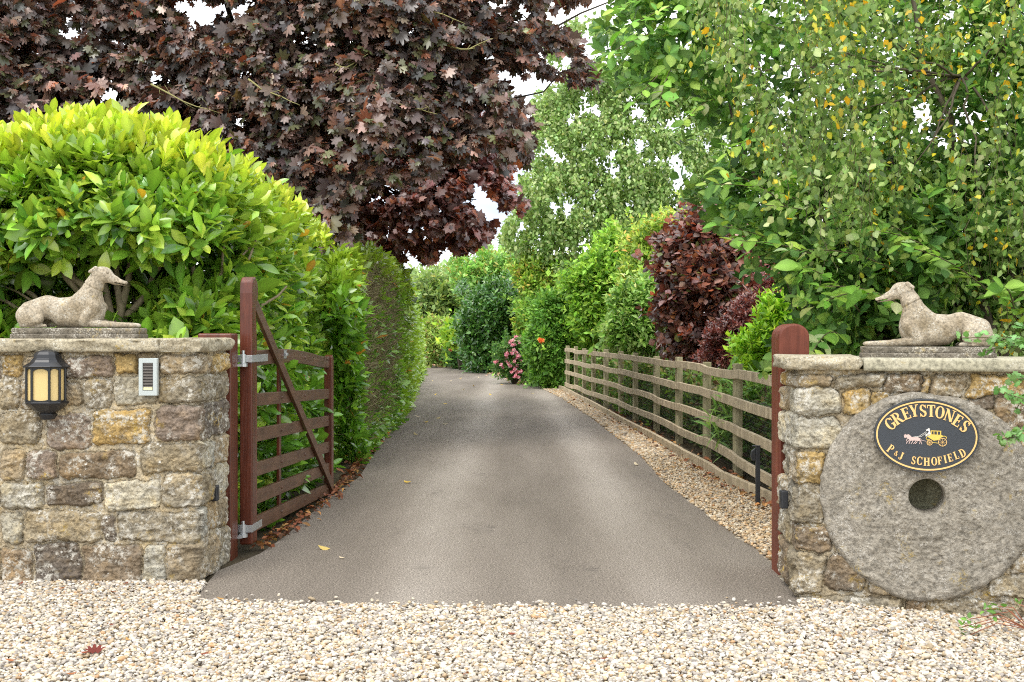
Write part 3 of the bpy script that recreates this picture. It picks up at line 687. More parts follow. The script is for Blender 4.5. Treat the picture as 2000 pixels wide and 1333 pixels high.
def intercom():
    c = P(287.5, 737, 6.77); r = empty('intercom', (c[0], 6.80, c[2]), 'silver door intercom panel on the left wall below the coping', 'intercom')
    M = MB(); w, h = .054, .108
    M.prism([(-w, -h), (w, -h), (w, h), (-w, h)], (0, 0, 0), (1, 0, 0), (0, 0, 1), (0, -1, 0), -.02, .006); M.build('backbox', M_alu, r, bevel=.002)
    f = MB()
    for x0, x1, y0, y1 in ((-.052, -.030, -.106, .106), (.030, .052, -.106, .106), (-.030, .030, .082, .106), (-.030, .030, -.106, -.078)):
        f.prism([(x0, y0), (x1, y0), (x1, y1), (x0, y1)], (0, 0, 0), (1, 0, 0), (0, 0, 1), (0, -1, 0), .006, .020)
    f.build('faceplate', M_alu, r)
    MB().box((0, -.0075, .002), (.06, .003, .16)).build('grille_recess', M_slot, r)
    s = MB()
    for k in range(16): s.box((0, -.012, .078 - k * .0088), (.056, .008, .0036))
    s.build('speaker_grille', M_slat, r)
    MB().box((0, -.014, -.0675), (.052, .008, .016)).build('bell_button', M_button, r, bevel=.001)
intercom()

# ------------------------------------------------------------------ oval house plaque on the millstone
def arc(cx, cy, rx, ry, a0, a1, w0, w1, n=12):
    """bowl stroke: w1 thick at the sides, w0 thin at top and bottom"""
    P_ = []
    for t in np.linspace(a0, a1, n):
        a = math.radians(t); w = w0 + (w1 - w0) * abs(math.cos(a)) ** 1.3
        P_.append(((cx + (rx) * math.cos(a), cy + (ry) * math.sin(a)), (cx + (rx - w) * math.cos(a), cy + (ry - w * .8) * math.sin(a))))
    return [[P_[i][0], P_[i + 1][0], P_[i + 1][1], P_[i][1]] for i in range(n - 1)]
def bar(x0, y0, x1, y1): return [[(x0, y0), (x1, y0), (x1, y1), (x0, y1)]]
def dia(x0, y0, x1, y1, w): return [[(x0 - w / 2, y0), (x0 + w / 2, y0), (x1 + w / 2, y1), (x1 - w / 2, y1)]]
T, t_ = .22, .09
def stem(x): return bar(x, 0, x + T, 1) + bar(x - .07, 0, x + T + .07, .06) + bar(x - .07, .94, x + T + .07, 1)
GL = {
 'G': (.82, arc(.42, .5, .40, .52, 40, 320, t_, T, 18) + bar(.56, .10, .78, .46) + bar(.48, .40, .84, .47) + bar(.68, .66, .75, .95)),
 'R': (.80, stem(.08) + arc(.34, .74, .36, .27, -90, 90, t_, .19, 10) + dia(.42, .50, .70, 0, .22) + bar(.60, 0, .86, .06)),
 'E': (.66, stem(.06) + bar(.28, .92, .62, 1) + bar(.28, 0, .64, .08) + bar(.28, .47, .50, .55) + bar(.55, .76, .62, .95) + bar(.57, .05, .64, .26) + bar(.45, .38, .51, .64)),
 'Y': (.80, bar(.30, 0, .52, .45) + dia(.38, .42, .15, 1, .22) + dia(.44, .42, .67, 1, .10) + bar(.0, .94, .32, 1) + bar(.54, .94, .82, 1) + bar(.22, 0, .60, .06)),
 'S': (.62, arc(.30, .73, .27, .29, 20, 250, t_, .17, 12) + dia(.50, .30, .12, .66, .22) + arc(.31, .27, .29, .29, -160, 60, t_, .18, 12) + bar(.50, .70, .56, .98) + bar(.04, .02, .10, .30)),
 'T': (.72, bar(.25, 0, .47, 1) + bar(.02, .91, .70, 1) + bar(.17, 0, .55, .06) + bar(.0, .72, .07, 1) + bar(.65, .72, .72, 1)),
 'O': (.80, arc(.40, .5, .40, .52, 0, 360, t_, T, 26)),
 'N': (.86, bar(.10, 0, .19, 1) + bar(.68, 0, .77, 1) + dia(.16, .96, .70, 0, .24) + bar(.0, .94, .26, 1) + bar(.56, .94, .88, 1) + bar(.02, 0, .28, .06)),
 'P': (.72, stem(.08) + arc(.34, .73, .36, .28, -90, 90, t_, .19, 10)),
 'J': (.50, bar(.22, .18, .44, 1) + bar(.14, .94, .52, 1) + arc(.20, .22, .24, .24, 180, 350, t_, .16, 8)),
 'C': (.74, arc(.42, .5, .40, .52, 45, 315, t_, T, 18) + bar(.66, .66, .73, .95) + bar(.66, .06, .72, .30)),
 'H': (.86, stem(.08) + stem(.56) + bar(.30, .46, .56, .55)),
 'F': (.62, stem(.06) + bar(.28, .92, .60, 1) + bar(.28, .47, .48, .55) + bar(.53, .72, .60, .95) + bar(.43, .38, .49, .64)),
 'I': (.36, stem(.07)),
 'L': (.62, stem(.06) + bar(.28, 0, .60, .08) + bar(.53, .05, .60, .30)),
 'D': (.82, stem(.06) + arc(.32, .5, .44, .50, -90, 90, t_, T, 12)),
 '&': (.86, arc(.36, .77, .20, .22, 0, 360, .08, .12, 12) + arc(.32, .27, .30, .28, 60, 360, .08, .15, 14) + dia(.28, .74, .74, 0, .18) + bar(.54, .40, .78, .46)),
}
def plaque():
    s0, h0 = RU(1809, 851.5, .075); k = 6.21 / F / 7.404; rx, ry = 725 * k, 532 * k
    o = Vector(RW(s0, h0, .062)); r = empty('house_name_plaque', o, 'oval black plaque with gold house name lettering on the millstone', 'sign')
    ax, az, nn = Vector((dR[0], dR[1], 0)), Vector((0, 0, 1)), Vector((nR[0], nR[1], 0)); tl = math.radians(-1.6)
    ax2, az2 = ax * math.cos(tl) + az * math.sin(tl), az * math.cos(tl) - ax * math.sin(tl)
    z0 = Vector((0, 0, 0)); th = np.linspace(0, 2 * math.pi, 96, endpoint=False)
    def oval(name, a, b, t0, t1, m, hole=None, par=r, bev=0):
        M = MB(); n = len(th)
        if hole is None: M.prism([(a * math.cos(t), b * math.sin(t)) for t in th], z0, ax2, az2, nn, t0, t1)
        else:
            A = [[z0 + ax2 * (q * (a - g_) * math.cos(t) / q) + az2 * ((b - g_) * math.sin(t)) + nn * tt for t in th] for g_, tt, q in ((0, t0, 1), (0, t1, 1), (hole, t1, 1), (hole, t0, 1))]
            M.add(sum(A, []), [(i * n + k, i * n + (k + 1) % n, ((i + 1) % 4) * n + (k + 1) % n, ((i + 1) % 4) * n + k) for i in range(4) for k in range(n)])
        return M.build(name, m, par, smooth=False, bevel=bev)
    oval('board', rx, ry, -.02, .016, M_plaque, bev=.004)
    oval('outer_rim', rx - .002, ry - .002, .016, .021, M_plaque, .006)
    oval('gold_border', rx - 30 * k, ry - 30 * k, .016, .0195, M_gold, 22 * k)
    let = MB(); rs = 0
    def put_letter(ch, x, y, rot, hgt, wf=1.0):
        w, pol = GL[ch]; a = math.radians(rot); ca, sa = math.cos(a), math.sin(a)
        for i, q in enumerate(pol):
            pts = []
            for u, v in q:
                U, Vv = (u - w / 2) * hgt * wf, (v - .5) * hgt
                pts.append(((x - 880 + U * ca - Vv * sa) * k, (677 - y + U * sa + Vv * ca) * k))
            let.prism(pts, z0, ax, az, nn, .0155, .0195 + .00006 * i)
    for ch, x, y, rt in [('G', 382, 512, 37), ('R', 478, 430, 33), ('E', 600, 358, 22), ('Y', 712, 318, 10), ('S', 835, 314, 4), ('T', 945, 315, 0), ('O', 1066, 334, -7), ('N', 1196, 376, -18), ('E', 1308, 450, -31), ('S', 1408, 530, -34)]:
        put_letter(ch, x, y, rt, 172, .92)
    let.build('lettering', M_gold, r); let = MB()
    for ch, x, y, rt, hg in [('P', 388, 876, -34, 120), ('&', 466, 940, -27, 72), ('J', 534, 976, -22, 112), ('S', 706, 1036, -10, 112), ('C', 786, 1040, -5, 118), ('H', 886, 1052, 0, 118), ('O', 988, 1042, 2, 118), ('F', 1066, 1030, 7, 112), ('I', 1138, 1010, 11, 112), ('E', 1206, 985, 15, 112), ('L', 1288, 948, 20, 112), ('D', 1376, 912, 25, 118)]:
        put_letter(ch, x, y, rt, hg, .86)
        if x == 534: let.build('lettering', M_gold, r); let = MB()
    let.build('lettering', M_gold, r)
    # coach and horses in relief
    def emb(name, polys, m, t1=.0185, strokes=()):
        M = MB()
        for i, q in enumerate(polys): M.prism([((x - 880) * k, (677 - y) * k) for x, y in q], z0, ax, az, nn, .0155, t1 + .00005 * i)
        for pts, w in strokes:
            for (x0, y0), (x1, y1) in zip(pts[:-1], pts[1:]):
                L_ = math.hypot(x1 - x0, y1 - y0); ux, uy = -(y1 - y0) / L_ * w / 2, (x1 - x0) / L_ * w / 2
                M.prism([((x - 880) * k, (677 - y) * k) for x, y in ((x0 - ux, y0 - uy), (x1 - ux, y1 - uy), (x1 + ux, y1 + uy), (x0 + ux, y0 + uy))], z0, ax, az, nn, .0155, t1 + .0004 + .00003 * (int(x0) % 9))
        M.build(name, m, r)
    def ring(cx, cy, rr, n=20): return [(cx + rr * math.cos(a), cy + rr * math.sin(a)) for a in np.linspace(0, 2 * math.pi, n + 1)]
    emb('coach', [[(885, 655), (940, 655), (1085, 660), (1120, 680), (1080, 700), (1045, 735), (980, 745), (925, 710), (890, 685)], [(940, 598), (1085, 602), (1085, 612), (940, 610)], [(940, 610), (952, 610), (952, 660), (940, 658)], [(980, 610), (990, 610), (990, 660), (980, 660)], [(1025, 612), (1037, 612), (1037, 660), (1025, 660)], [(1070, 612), (1083, 612), (1083, 660), (1070, 660)]], M_yellow,
        strokes=[([(1085, 690), (1125, 675), (1155, 690), (1150, 715)], 8), ([(890, 690), (875, 715), (895, 735), (925, 728)], 7), ([(960, 770), (1040, 780)], 7)])
    for cx, cy, rr in ((925, 775, 36), (1102, 765, 56)):
        wh = [(ring(cx, cy, rr), 8)]; wh += [([(cx - rr * math.cos(a), cy - rr * math.sin(a)), (cx + rr * math.cos(a), cy + rr * math.sin(a))], 3) for a in np.arange(0, math.pi, math.pi / 4)]
        emb('wheel', [], M_gold, strokes=wh)
    emb('driver', [[(870, 655), (905, 640), (915, 610), (900, 600), (880, 605), (872, 590), (890, 585), (905, 572), (918, 575), (930, 600), (940, 650), (920, 680), (870, 685)], [(905, 570), (925, 568), (926, 585), (908, 588)]], M_white, strokes=[([(705, 695), (780, 685), (880, 615)], 4), ([(740, 700), (810, 690), (885, 630)], 4)])
    emb('horses', [[(640, 690), (700, 700), (760, 698), (795, 715), (800, 745), (770, 755), (720, 748), (660, 752), (630, 725)], [(600, 668), (640, 660), (672, 690), (650, 720), (615, 725), (605, 700)], [(570, 680), (600, 665), (615, 690), (590, 715), (575, 705)], [(575, 672), (590, 655), (600, 675)]], M_horse,
        strokes=[([(650, 745), (620, 765), (605, 795)], 9), ([(665, 745), (650, 770), (640, 798)], 8), ([(620, 730), (600, 745), (612, 760)], 7), ([(700, 745), (690, 770), (668, 797)], 8), ([(740, 745), (728, 770), (700, 798)], 8), ([(755, 745), (752, 770), (725, 797)], 8), ([(790, 740), (795, 770), (785, 797)], 8), ([(800, 742), (808, 770), (820, 800)], 8), ([(800, 718), (815, 745), (880, 755)], 5)])
plaque()

# ------------------------------------------------------------------ gate posts, gate
def box_post(name, x0, x1, y0, y1, ztop, m, label, round_top=False):
    r = empty(name, ((x0 + x1) / 2, (y0 + y1) / 2, 0), label, 'gate post'); M = MB()
    if round_top:
        w = (x1 - x0) / 2; pts = [(x0, -.05), (x1, -.05), (x1, ztop - w * .85)] + [((x0 + x1) / 2 + w * math.cos(a), ztop - w * .85 + w * .85 * math.sin(a)) for a in np.linspace(0, math.pi, 15)[1:-1]] + [(x0, ztop - w * .85)]
        M.prism(pts, (0, y0, 0), (1, 0, 0), (0, 0, 1), (0, 1, 0), 0, y1 - y0)
    else: M.box(((x0 + x1) / 2, (y0 + y1) / 2, ztop / 2 - .03), (x1 - x0, y1 - y0, ztop + .06))
    put(M.build('timber', m, bevel=.012), r); return r
box_post('gate_post', -2.02, -1.80, 7.56, 7.74, 1.452, M_red, 'square red-brown gate post behind the left wall, carrying the gate hinges')
rp_ = box_post('gate_post', 1.60, 1.785, 7.06, 7.27, 1.51, M_red2, 'round-topped red-brown gate post standing behind the millstone wall', True)
put(MB().tube([(1.66, 7.058, 1.50), (1.665, 7.056, 1.42), (1.662, 7.0575, 1.36)], .0022, 5).build('timber_crack', M_slot), rp_) if False else None

def gate():
    A = Vector((-1.772, 7.83, 0)); B = Vector((-1.655, 10.70, 0)); ax = (B - A).normalized(); Lg = (B - A).length
    nn = Vector((ax.y, -ax.x, 0)); zz = Vector((0, 0, 1))           # nn faces the drive
    drop = lambda s: -.10 * s / Lg
    r = empty('timber_gate', A, 'brown five-bar timber gate with curved heel, standing open against the hedge', 'gate'); o = Vector((0, 0, 0))
    # curved heel stile: profile in (s, z)
    prof = [(0, .045), (.135, .045), (.135, 1.36), (.12, 1.50), (.10, 1.60), (.125, 1.66), (.16, 1.70), (.165, 1.75), (.14, 1.805), (.09, 1.832), (.04, 1.825), (.01, 1.79), (0, 1.72)]
    MB().prism(prof, o, ax, zz, nn, -.04, .045).build('heel_stile', M_red, r, bevel=.010)
    MB().prism([(Lg - .09, .03 - .1), (Lg, .03 - .1), (Lg, 1.32 - .1), (Lg - .03, 1.36 - .1), (Lg - .09, 1.34 - .1)], o, ax, zz, nn, -.035, .035).build('head_stile', M_red, r, bevel=.006)
    for zt_, zb_, arch in ((1.332, 1.235, .035), (1.045, .967, 0), (.805, .722, 0), (.570, .485, 0), (.379, .294, 0), (.200, .112, 0)):
        zt_ += .005; zb_ -= .005; up, lo = [], []
        for t in np.linspace(0, 1, 13):
            s = .135 + t * (Lg - .09 - .135); c_ = arch * math.sin(math.pi * min(1, t * 1.15)); up.append((s, zt_ + drop(s) + c_)); lo.append((s, zb_ + drop(s) + c_ + (.01 * t if arch else 0)))
        ob = MB().prism(lo + up[::-1], o, ax, zz, nn, -.016, .016).build('rail', M_rail, r, bevel=.003)
        for s in (.95, 1.75, Lg - .2):
            b = MB(); zc = (zt_ + zb_) / 2 + drop(s) + arch * .9; c = ax * s + zz * zc + nn * .016
            b.tube([c, c + nn * .005, c + nn * .009], [.012, .011, .004], 8)
            b.build('bolt', M_rail, ob)
    # brace on the drive side of the rails
    b0, b1 = Vector((.10, 1.66)), Vector((Lg - .05, .06)); d = (b1 - b0).normalized(); n2 = Vector((-d.y, d.x)) * .042
    MB().prism([tuple(b0 - n2), tuple(b1 - n2), tuple(b1 + n2), tuple(b0 + n2)], o, ax, zz, nn, .0175, .044).build('brace', M_rail, r, bevel=.003)
    for s in (1.05,):
        MB().prism([(s - .03, .12), (s + .03, .10), (s + .03, 1.28), (s - .03, 1.29)], o, ax, zz, nn, -.040, -.0175).build('upright', M_red, r, bevel=.003)
    # galvanised strap hinges: plate, knuckle, pin and hook on the post
    for zc in (1.283, .155):
        h = MB(); L_ = .40 if zc > 1 else .24
        for sgn in (1, -1): h.prism([(-.012, zc - .024), (L_, zc - .024), (L_, zc + .024), (-.012, zc + .024)], o, ax, zz, nn, (.0455 if sgn > 0 else -.0455), (.0505 if sgn > 0 else -.0505))
        h.prism([(-.022, zc - .024), (-.012, zc - .024), (-.012, zc + .024), (-.022, zc + .024)], o, ax, zz, nn, -.0505, .0505)
        h.build('hinge_strap', M_galv, r, bevel=.001)
        k = MB(); c = -ax * .036 + nn * -.005
        k.tube([c + zz * (zc - .03), c + zz * (zc + .03)], .019, 14); k.tube([c + zz * (zc + .0305), c + zz * (zc + .055)], .010, 10)
        k.build('hinge_pin', M_galv, r, bevel=.001)
        k = MB(); k.tube([c + zz * (zc - .052), c + zz * (zc - .0305)], .028, 14)
        q = c - Vector((.045, .055, 0)) + zz * (zc - .042); k.box(q, (.10, .05, .014)); k.build('hinge_hook', M_galv, r)
    bl = MB(); bl.prism([(1.02, 1.262), (1.10, 1.262), (1.10, 1.326), (1.02, 1.326)], o, ax, zz, nn, .0165, .019); c = ax * 1.06 + zz * 1.294 + nn * .03; bl.box(c, (.012, .05, .02)); bl.build('latch', M_galv, r)
gate()

# photocells
def cell(loc, d, label, face):
    r = empty('photocell', loc, label, 'gate sensor'); m = MB(); m.box((0, 0, 0), d); m.build('housing', M_blackp, r, bevel=.006)
    l = MB(); l.box(face, (.004 if abs(face[0]) > .01 else d[0] * .6, .03, d[2] * .45)); l.build('lens', M_black, r); return r
pz = P(421, 962, 7.2); cell((-1.805, 7.17, pz[2]), (.035, .06, .095), 'small black gate sensor on the side of the lantern wall', (.0175, 0, .01))
pz = P(1529, 974, 6.65); cell((1.528, 6.62, pz[2]), (.04, .06, .10), 'small black gate sensor on the side of the millstone wall', (-.02, 0, .01))
def cell_post():
    x, y = G(1480, 988); r = empty('sensor_post', (x, y, 0), 'slim black sensor post standing in the gravel by the fence', 'gate sensor post')
    MB().box((0, 0, .235), (.036, .036, .53)).build('post', M_blackp, r, bevel=.003)
    MB().prism([(-.05, .38), (-.02, .38), (-.02, .485), (-.055, .46), (-.062, .42)], (0, 0, 0), (1, 0, 0), (0, 0, 1), (0, 1, 0), -.018, .018).build('sensor_head', M_blackp, r, bevel=.003)
    MB().box((-.012, 0, .503), (.066, .044, .008)).build('cap', M_blackp, r)
cell_post()

# ------------------------------------------------------------------ timber fence and gravel board
FP = [(2.20, 7.9), (2.24, 9.95), G(1434, 930), G(1375, 893), G(1321, 865), G(1278, 841), G(1237, 822), G(1209, 807), G(1180, 796), G(1156, 787), G(1138, 779), G(1122, 772), G(1106, 766)]
fn = empty('timber_fence', (FP[5][0], FP[5][1], 0), 'weathered four-rail timber fence curving along the right of the drive', 'fence')
rs = RS(21)
for i, (x, y) in enumerate(FP):
    a = FP[min(i + 1, len(FP) - 1)]; b = FP[max(i - 1, 0)]; rz = math.atan2(a[1] - b[1], a[0] - b[0]) - math.pi / 2
    m = MB(); hgt = 1.13 + rs.normal(0, .012); M3 = Matrix.Rotation(rz, 3, 'Z'); m.box((x + .035, y, hgt / 2 - .03), (.075, .15 if i < 7 else .17, hgt + .06), M3); put(m.build('post', M_fpost, bevel=.004), fn)
for j, (zt_, zb_) in enumerate(((1.085, .995), (.815, .72), (.535, .445), (.245, .15))):
    V = []; ctr = []
    for i in range(len(FP) - 1):
        for t in np.linspace(0, 1, 7)[:-1]:
            x, y = np.array(FP[i]) * (1 - t) + np.array(FP[i + 1]) * t; sag = .006 * math.sin(math.pi * t) * (1 if (i + j) % 2 else -1)
            ctr.append((x, y, sag + .009 * math.sin(i * 2.4 + j)))
    ctr.append((*FP[-1], 0))
    # ends run on past the last post
    n = len(ctr); Fs = []
    for i, (x, y, sg) in enumerate(ctr):
        a = ctr[min(i + 1, n - 1)]; b = ctr[max(i - 1, 0)]; d = Vector((a[0] - b[0], a[1] - b[1], 0)).normalized(); nrm = Vector((-d.y, d.x, 0))
        if nrm.x > 0: nrm = -nrm
        p = Vector((x, y, 0)) + nrm * .006
        V += [p + Vector((0, 0, zb_ + sg)), p + nrm * .036 + Vector((0, 0, zb_ + sg)), p + nrm * .036 + Vector((0, 0, zt_ + sg)), p + Vector((0, 0, zt_ + sg))]
    for i in range(n - 1): Fs += [(i * 4 + k, i * 4 + (k + 1) % 4, (i + 1) * 4 + (k + 1) % 4, (i + 1) * 4 + k) for k in range(4)]
    Fs += [(0, 1, 2, 3), tuple(4 * (n - 1) + k for k in (3, 2, 1, 0))]
    m = MB(); m.add(V, Fs); put(m.build('rail', M_rfence, bevel=.004), fn)
# wire netting on the back of the posts
V, Fs = [], []
def wire(p, q, r=.0012):
    p, q = Vector(p), Vector(q); d = (q - p).normalized(); a = d.cross(Vector((.3, .9, .2))).normalized() * r; b = d.cross(a).normalized() * r; k = len(V)
    V.extend([p + a, p - a * .5 + b, p - a * .5 - b, q + a, q - a * .5 + b, q - a * .5 - b]); Fs.extend([(k, k + 1, k + 4, k + 3), (k + 1, k + 2, k + 5, k + 4), (k + 2, k, k + 3, k + 5)])
for i in range(7):
    a, b = np.array(FP[i]), np.array(FP[i + 1]); L_ = np.linalg.norm(b - a); nw = int(L_ / .05)
    for k in range(nw):
        p = a + (b - a) * k / nw; wire((p[0] + .08, p[1], .02), (p[0] + .08, p[1], .8))
    for z in np.arange(.04, .82, .05): wire((a[0] + .08, a[1], z), (b[0] + .08, b[1], z))
npm = npmesh('wire_netting', np.array([v[:] for v in V]), Fs, mat('netting_wire', (.05, .055, .05), .5), None); put(npm, fn)

ed = empty('gravel_board', (BDW[3][0], BDW[3][1], 0), 'low pale timber board edging the gravel along the fence foot', 'edging')
for i in range(len(BDW) - 1):
    a, b = Vector((*BDW[i], 0)), Vector((*BDW[i + 1], 0)); d = (b - a); L_ = d.length; d.normalize(); ng = max(1, round(L_ / 2.4))
    for k in range(ng):
        p = a + d * (L_ * k / ng + .004); q = a + d * (L_ * (k + 1) / ng - .004); c = (p + q) / 2; Mr = Matrix.Rotation(math.atan2(d.y, d.x), 3, 'Z')
        put(MB().box((c.x, c.y, .035 + .004 * ((i + k) % 3)), ((q - p).length, .045, .13), Mr).build('board', M_rfence, bevel=.004), ed)

# ------------------------------------------------------------------ foliage machinery
def norm(a): return a / np.maximum(np.linalg.norm(a, axis=-1, keepdims=True), 1e-9)
def tmpl_oval(n=4, w=.36, peak=.5, fold=.18, bend=.12, tip=1.0):
    """leaf along +Y, face +Z; midrib row and two edge rows"""
    V = [(0, 0, 0)]; 
    ts = [(i + 1) / (n + 1) for i in range(n)]
    for t in ts:
        hw = w / 2 * math.sin(math.pi * t ** (math.log(.5) / math.log(peak))) ** .8; z = -bend * t * t
        V += [(-hw, t, z + fold * hw), (0, t, z), (hw, t, z + fold * hw)]
    V.append((0, tip, -bend)); Fs = [(0, 2, 1), (0, 3, 2)]
    for i in range(n - 1):
        a = 1 + 3 * i; b = a + 3
        Fs += [(a, a + 1, b + 1), (a, b + 1, b), (a + 1, a + 2, b + 2), (a + 1, b + 2, b + 1)]
    a = 1 + 3 * (n - 1); e = len(V) - 1; Fs += [(a, a + 1, e), (a + 1, a + 2, e)]
    return np.array(V), np.array(Fs)
def tmpl_maple(detail=2):
    if detail == 2:
        ang_r = [(-90, .06), (-62, .34), (-46, .46), (-30, .38), (-12, .46), (3, .66), (18, .60), (34, .46), (45, .60), (54, .78), (66, .70), (76, .60), (83, .74), (90, .92)]
    else:
        ang_r = [(-90, .08), (-55, .44), (-20, .42), (8, .62), (32, .48), (55, .74), (72, .60), (90, .88)]
    right = [(r * math.cos(math.radians(a)), r * math.sin(math.radians(a))) for a, r in ang_r]
    left = [(-x, y) for x, y in right[1:-1]][::-1]
    rim = right + left; V = [(0, .12, 0)] + [(x, y + .12, -.55 * (x * x + max(y, 0) ** 2 * .7) + (.05 if i % 2 else -.03)) for i, (x, y) in enumerate(rim)]
    n = len(rim); return np.array(V), np.array([(0, 1 + i, 1 + (i + 1) % n) for i in range(n)])
T_LAUREL = [tmpl_oval(4, .44, .58, .35, .10), tmpl_oval(4, .47, .56, .15, .28), tmpl_oval(4, .42, .55, .5, .02)]
T_OVAL = [tmpl_oval(3, .56, .5, .3, .10), tmpl_oval(3, .60, .5, .1, .3)]
T_ROUND = [tmpl_oval(3, .85, .5, .3, .10), tmpl_oval(3, .9, .45, -.3, .2)]
T_BIRCH = [tmpl_oval(2, .70, .38, .2, .1), tmpl_oval(2, .74, .36, -.2, .2)]
T_SMALL = [tmpl_oval(1, .50, .5, .3, .1), tmpl_oval(1, .55, .45, .1, .3)]
T_MAPLE = [tmpl_maple(2)]
T_MAPLE2 = [tmpl_maple(1)]

def leaves_mesh(O, D, Nm, sz, col, tmpls, seed):
    """instantiate real leaf blades -> V, F, C"""
    rs = RS(seed); D = norm(D); R = norm(np.cross(D, Nm)); Nn = np.cross(R, D); k = rs.randint(0, len(tmpls), len(O)); VV, FF, CC, off = [], [], [], 0
    for i, (tv, tf) in enumerate(tmpls):
        m = k == i; n = m.sum()
        if not n: continue
        s = sz[m][:, None, None]; wv = rs.uniform(.85, 1.15, (n, 1, 1))
        P_ = O[m][:, None] + s * (tv[None, :, 0:1] * wv * R[m][:, None] + tv[None, :, 1:2] * D[m][:, None] + tv[None, :, 2:3] * rs.uniform(.3, 1.6, (n, 1, 1)) * Nn[m][:, None])
        VV.append(P_.reshape(-1, 3)); FF.append((tf[None] + (np.arange(n) * len(tv))[:, None, None] + off).reshape(-1, 3)); CC.append(np.repeat(col[m], len(tv), 0) * np.tile(np.where(np.abs(tv[:, 0]) < 1e-6, 1.25, .92), n)[:, None]); off += n * len(tv)
    return np.concatenate(VV), np.concatenate(FF), np.concatenate(CC)
LG = 1.35
def pick(pal, n, rs, jit=.18):
    c = LG * np.array([p[:3] for p in pal]); w = np.array([p[3] for p in pal]); w = w / w.sum()
    return c[rs.choice(len(c), n, p=w)] * np.exp(rs.normal(0, jit, (n, 1))) * np.exp(rs.normal(0, .05, (n, 3)))
def fieldpts(poly, depth, n, thick, seed, power=1.6, clump=0., cl_scale=2.0, gap=None, warp=None):
    """points inside a crown: image outline gives the silhouette, depth() its front, thick how far it goes back"""
    rs = RS(seed); p = np.array(poly, float); lo, hi = p.min(0), p.max(0); qx, qy = [], []; c = 0; wa = (.42 * min((hi - lo).min(), 160)) if warp is None else warp; wsc = max(8, min((hi - lo).min(), 200) * .2); lo = lo - wa * .3; hi = hi + wa * .3
    while c < n:
        x = lo[0] + rs.rand(n) * (hi[0] - lo[0]); y = lo[1] + rs.rand(n) * (hi[1] - lo[1]); m = inpoly(x + wa * fbm(np.stack([x / wsc, y / wsc, x * 0], -1), seed + 5, 3), y + wa * fbm(np.stack([x / wsc, y / wsc, x * 0 + 9], -1), seed + 6, 3), poly); qx.append(x[m]); qy.append(y[m]); c += m.sum()
    x, y = np.concatenate(qx)[:n], np.concatenate(qy)[:n]
    def PT(x, y):
        Y = depth(x, y); return np.stack([(x - 1000) / F * Y, Y, H0 - (y - YH) / F * Y], -1)
    e = 3.; p0 = PT(x, y); nx = PT(x + e, y) - p0; ny = PT(x, y + e) - p0; nr = norm(np.cross(ny, nx)); fl = (nr * (p0 - [0, 0, H0])).sum(-1) > 0; nr[fl] *= -1
    b = rs.rand(n) ** power * thick
    cl = clump * 2 * fbm(p0 * cl_scale, seed, 3) if clump else 0
    q = p0 + (b + cl)[:, None] * norm(p0 - [0, 0, H0])
    if gap is not None:
        g = fbm(np.stack([x / gap[0], y / gap[0], x * 0], -1), seed + 3, 3); k = g > gap[1]; q, nr, x, y, b = q[k], nr[k], x[k], y[k], b[k]
    return q, nr, x, y, b
def shoots(pos, dirs, k, leaf, rs, spread=(.5, 1.25), twig=.9, up=.4, nn=.2):
    """k leaves in a spiral round each shoot; returns origins, axes, normals, shoot index"""
    n = len(pos); d = norm(dirs); a = norm(np.cross(d, rs.normal(0, 1, (n, 3)))); b = np.cross(d, a)
    j = np.arange(k)[None, :]; t = j / max(k - 1, 1); az = j * 2.4 + rs.uniform(0, 6.28, (n, 1)) + rs.normal(0, .25, (n, k)); sp = spread[1] + (spread[0] - spread[1]) * t + rs.normal(0, .15, (n, k))
    ra = np.cos(az)[..., None] * a[:, None] + np.sin(az)[..., None] * b[:, None]
    D = d[:, None] * np.cos(sp)[..., None] + ra * np.sin(sp)[..., None]
    O = pos[:, None] + d[:, None] * ((t - .7) * twig * leaf)[..., None] + D * .1 * leaf
    Nn = d[:, None] * 1.0 + np.array([0, 0, up]) + rs.normal(0, nn, (n, k, 3))
    return O.reshape(-1, 3), D.reshape(-1, 3), Nn.reshape(-1, 3), np.repeat(np.arange(n), k)
def crown(name, poly, depth, n, k, leaf, pal, tmpls, m, seed, thick=1.0, outw=(.7, .5, .5), spread=(.5, 1.25), power=1.6, clump=.2, cls=2., gap=None, jit=.2, szj=.2, colf=None, droop=0., up=.4, nn=.2, cj=.12, maskf=None, warp=None, jp=.7, szf=None):
    rs = RS(seed + 100); q, nr, x, y, b = fieldpts(poly, depth, n, thick, seed, power, clump, cls, gap, warp)
    if maskf is not None:
        k_ = maskf(x, y, rs); q, nr, x, y, b = q[k_], nr[k_], x[k_], y[k_], b[k_]
    q = q + rs.normal(0, leaf * jp, q.shape) * np.where(rs.rand(len(q), 1) < .06, 2.6, 1.0)
    d = nr * outw[0] + np.array([0, 0, outw[1]]) + rs.normal(0, outw[2], q.shape)
    O, D, Nn, idx = shoots(q, d, k, leaf, rs, spread, up=up, nn=nn)
    if droop: D = norm(D) + np.array([0, 0, -droop])
    c = pick(pal, len(O), rs, jit) * np.exp(rs.normal(0, cj, (len(q), 1)))[idx]
    if colf is not None: c = colf(c, O, x[idx], y[idx], rs)
    sz = leaf * np.exp(rs.normal(0, szj, len(O))) * (1 if szf is None else szf(x[idx], y[idx]))
    V, Fc, C = leaves_mesh(O, D, Nn, sz, np.clip(c, .002, .8), tmpls, seed)
    ob = npmesh(name, V, Fc, m, None, C, True); return ob, q
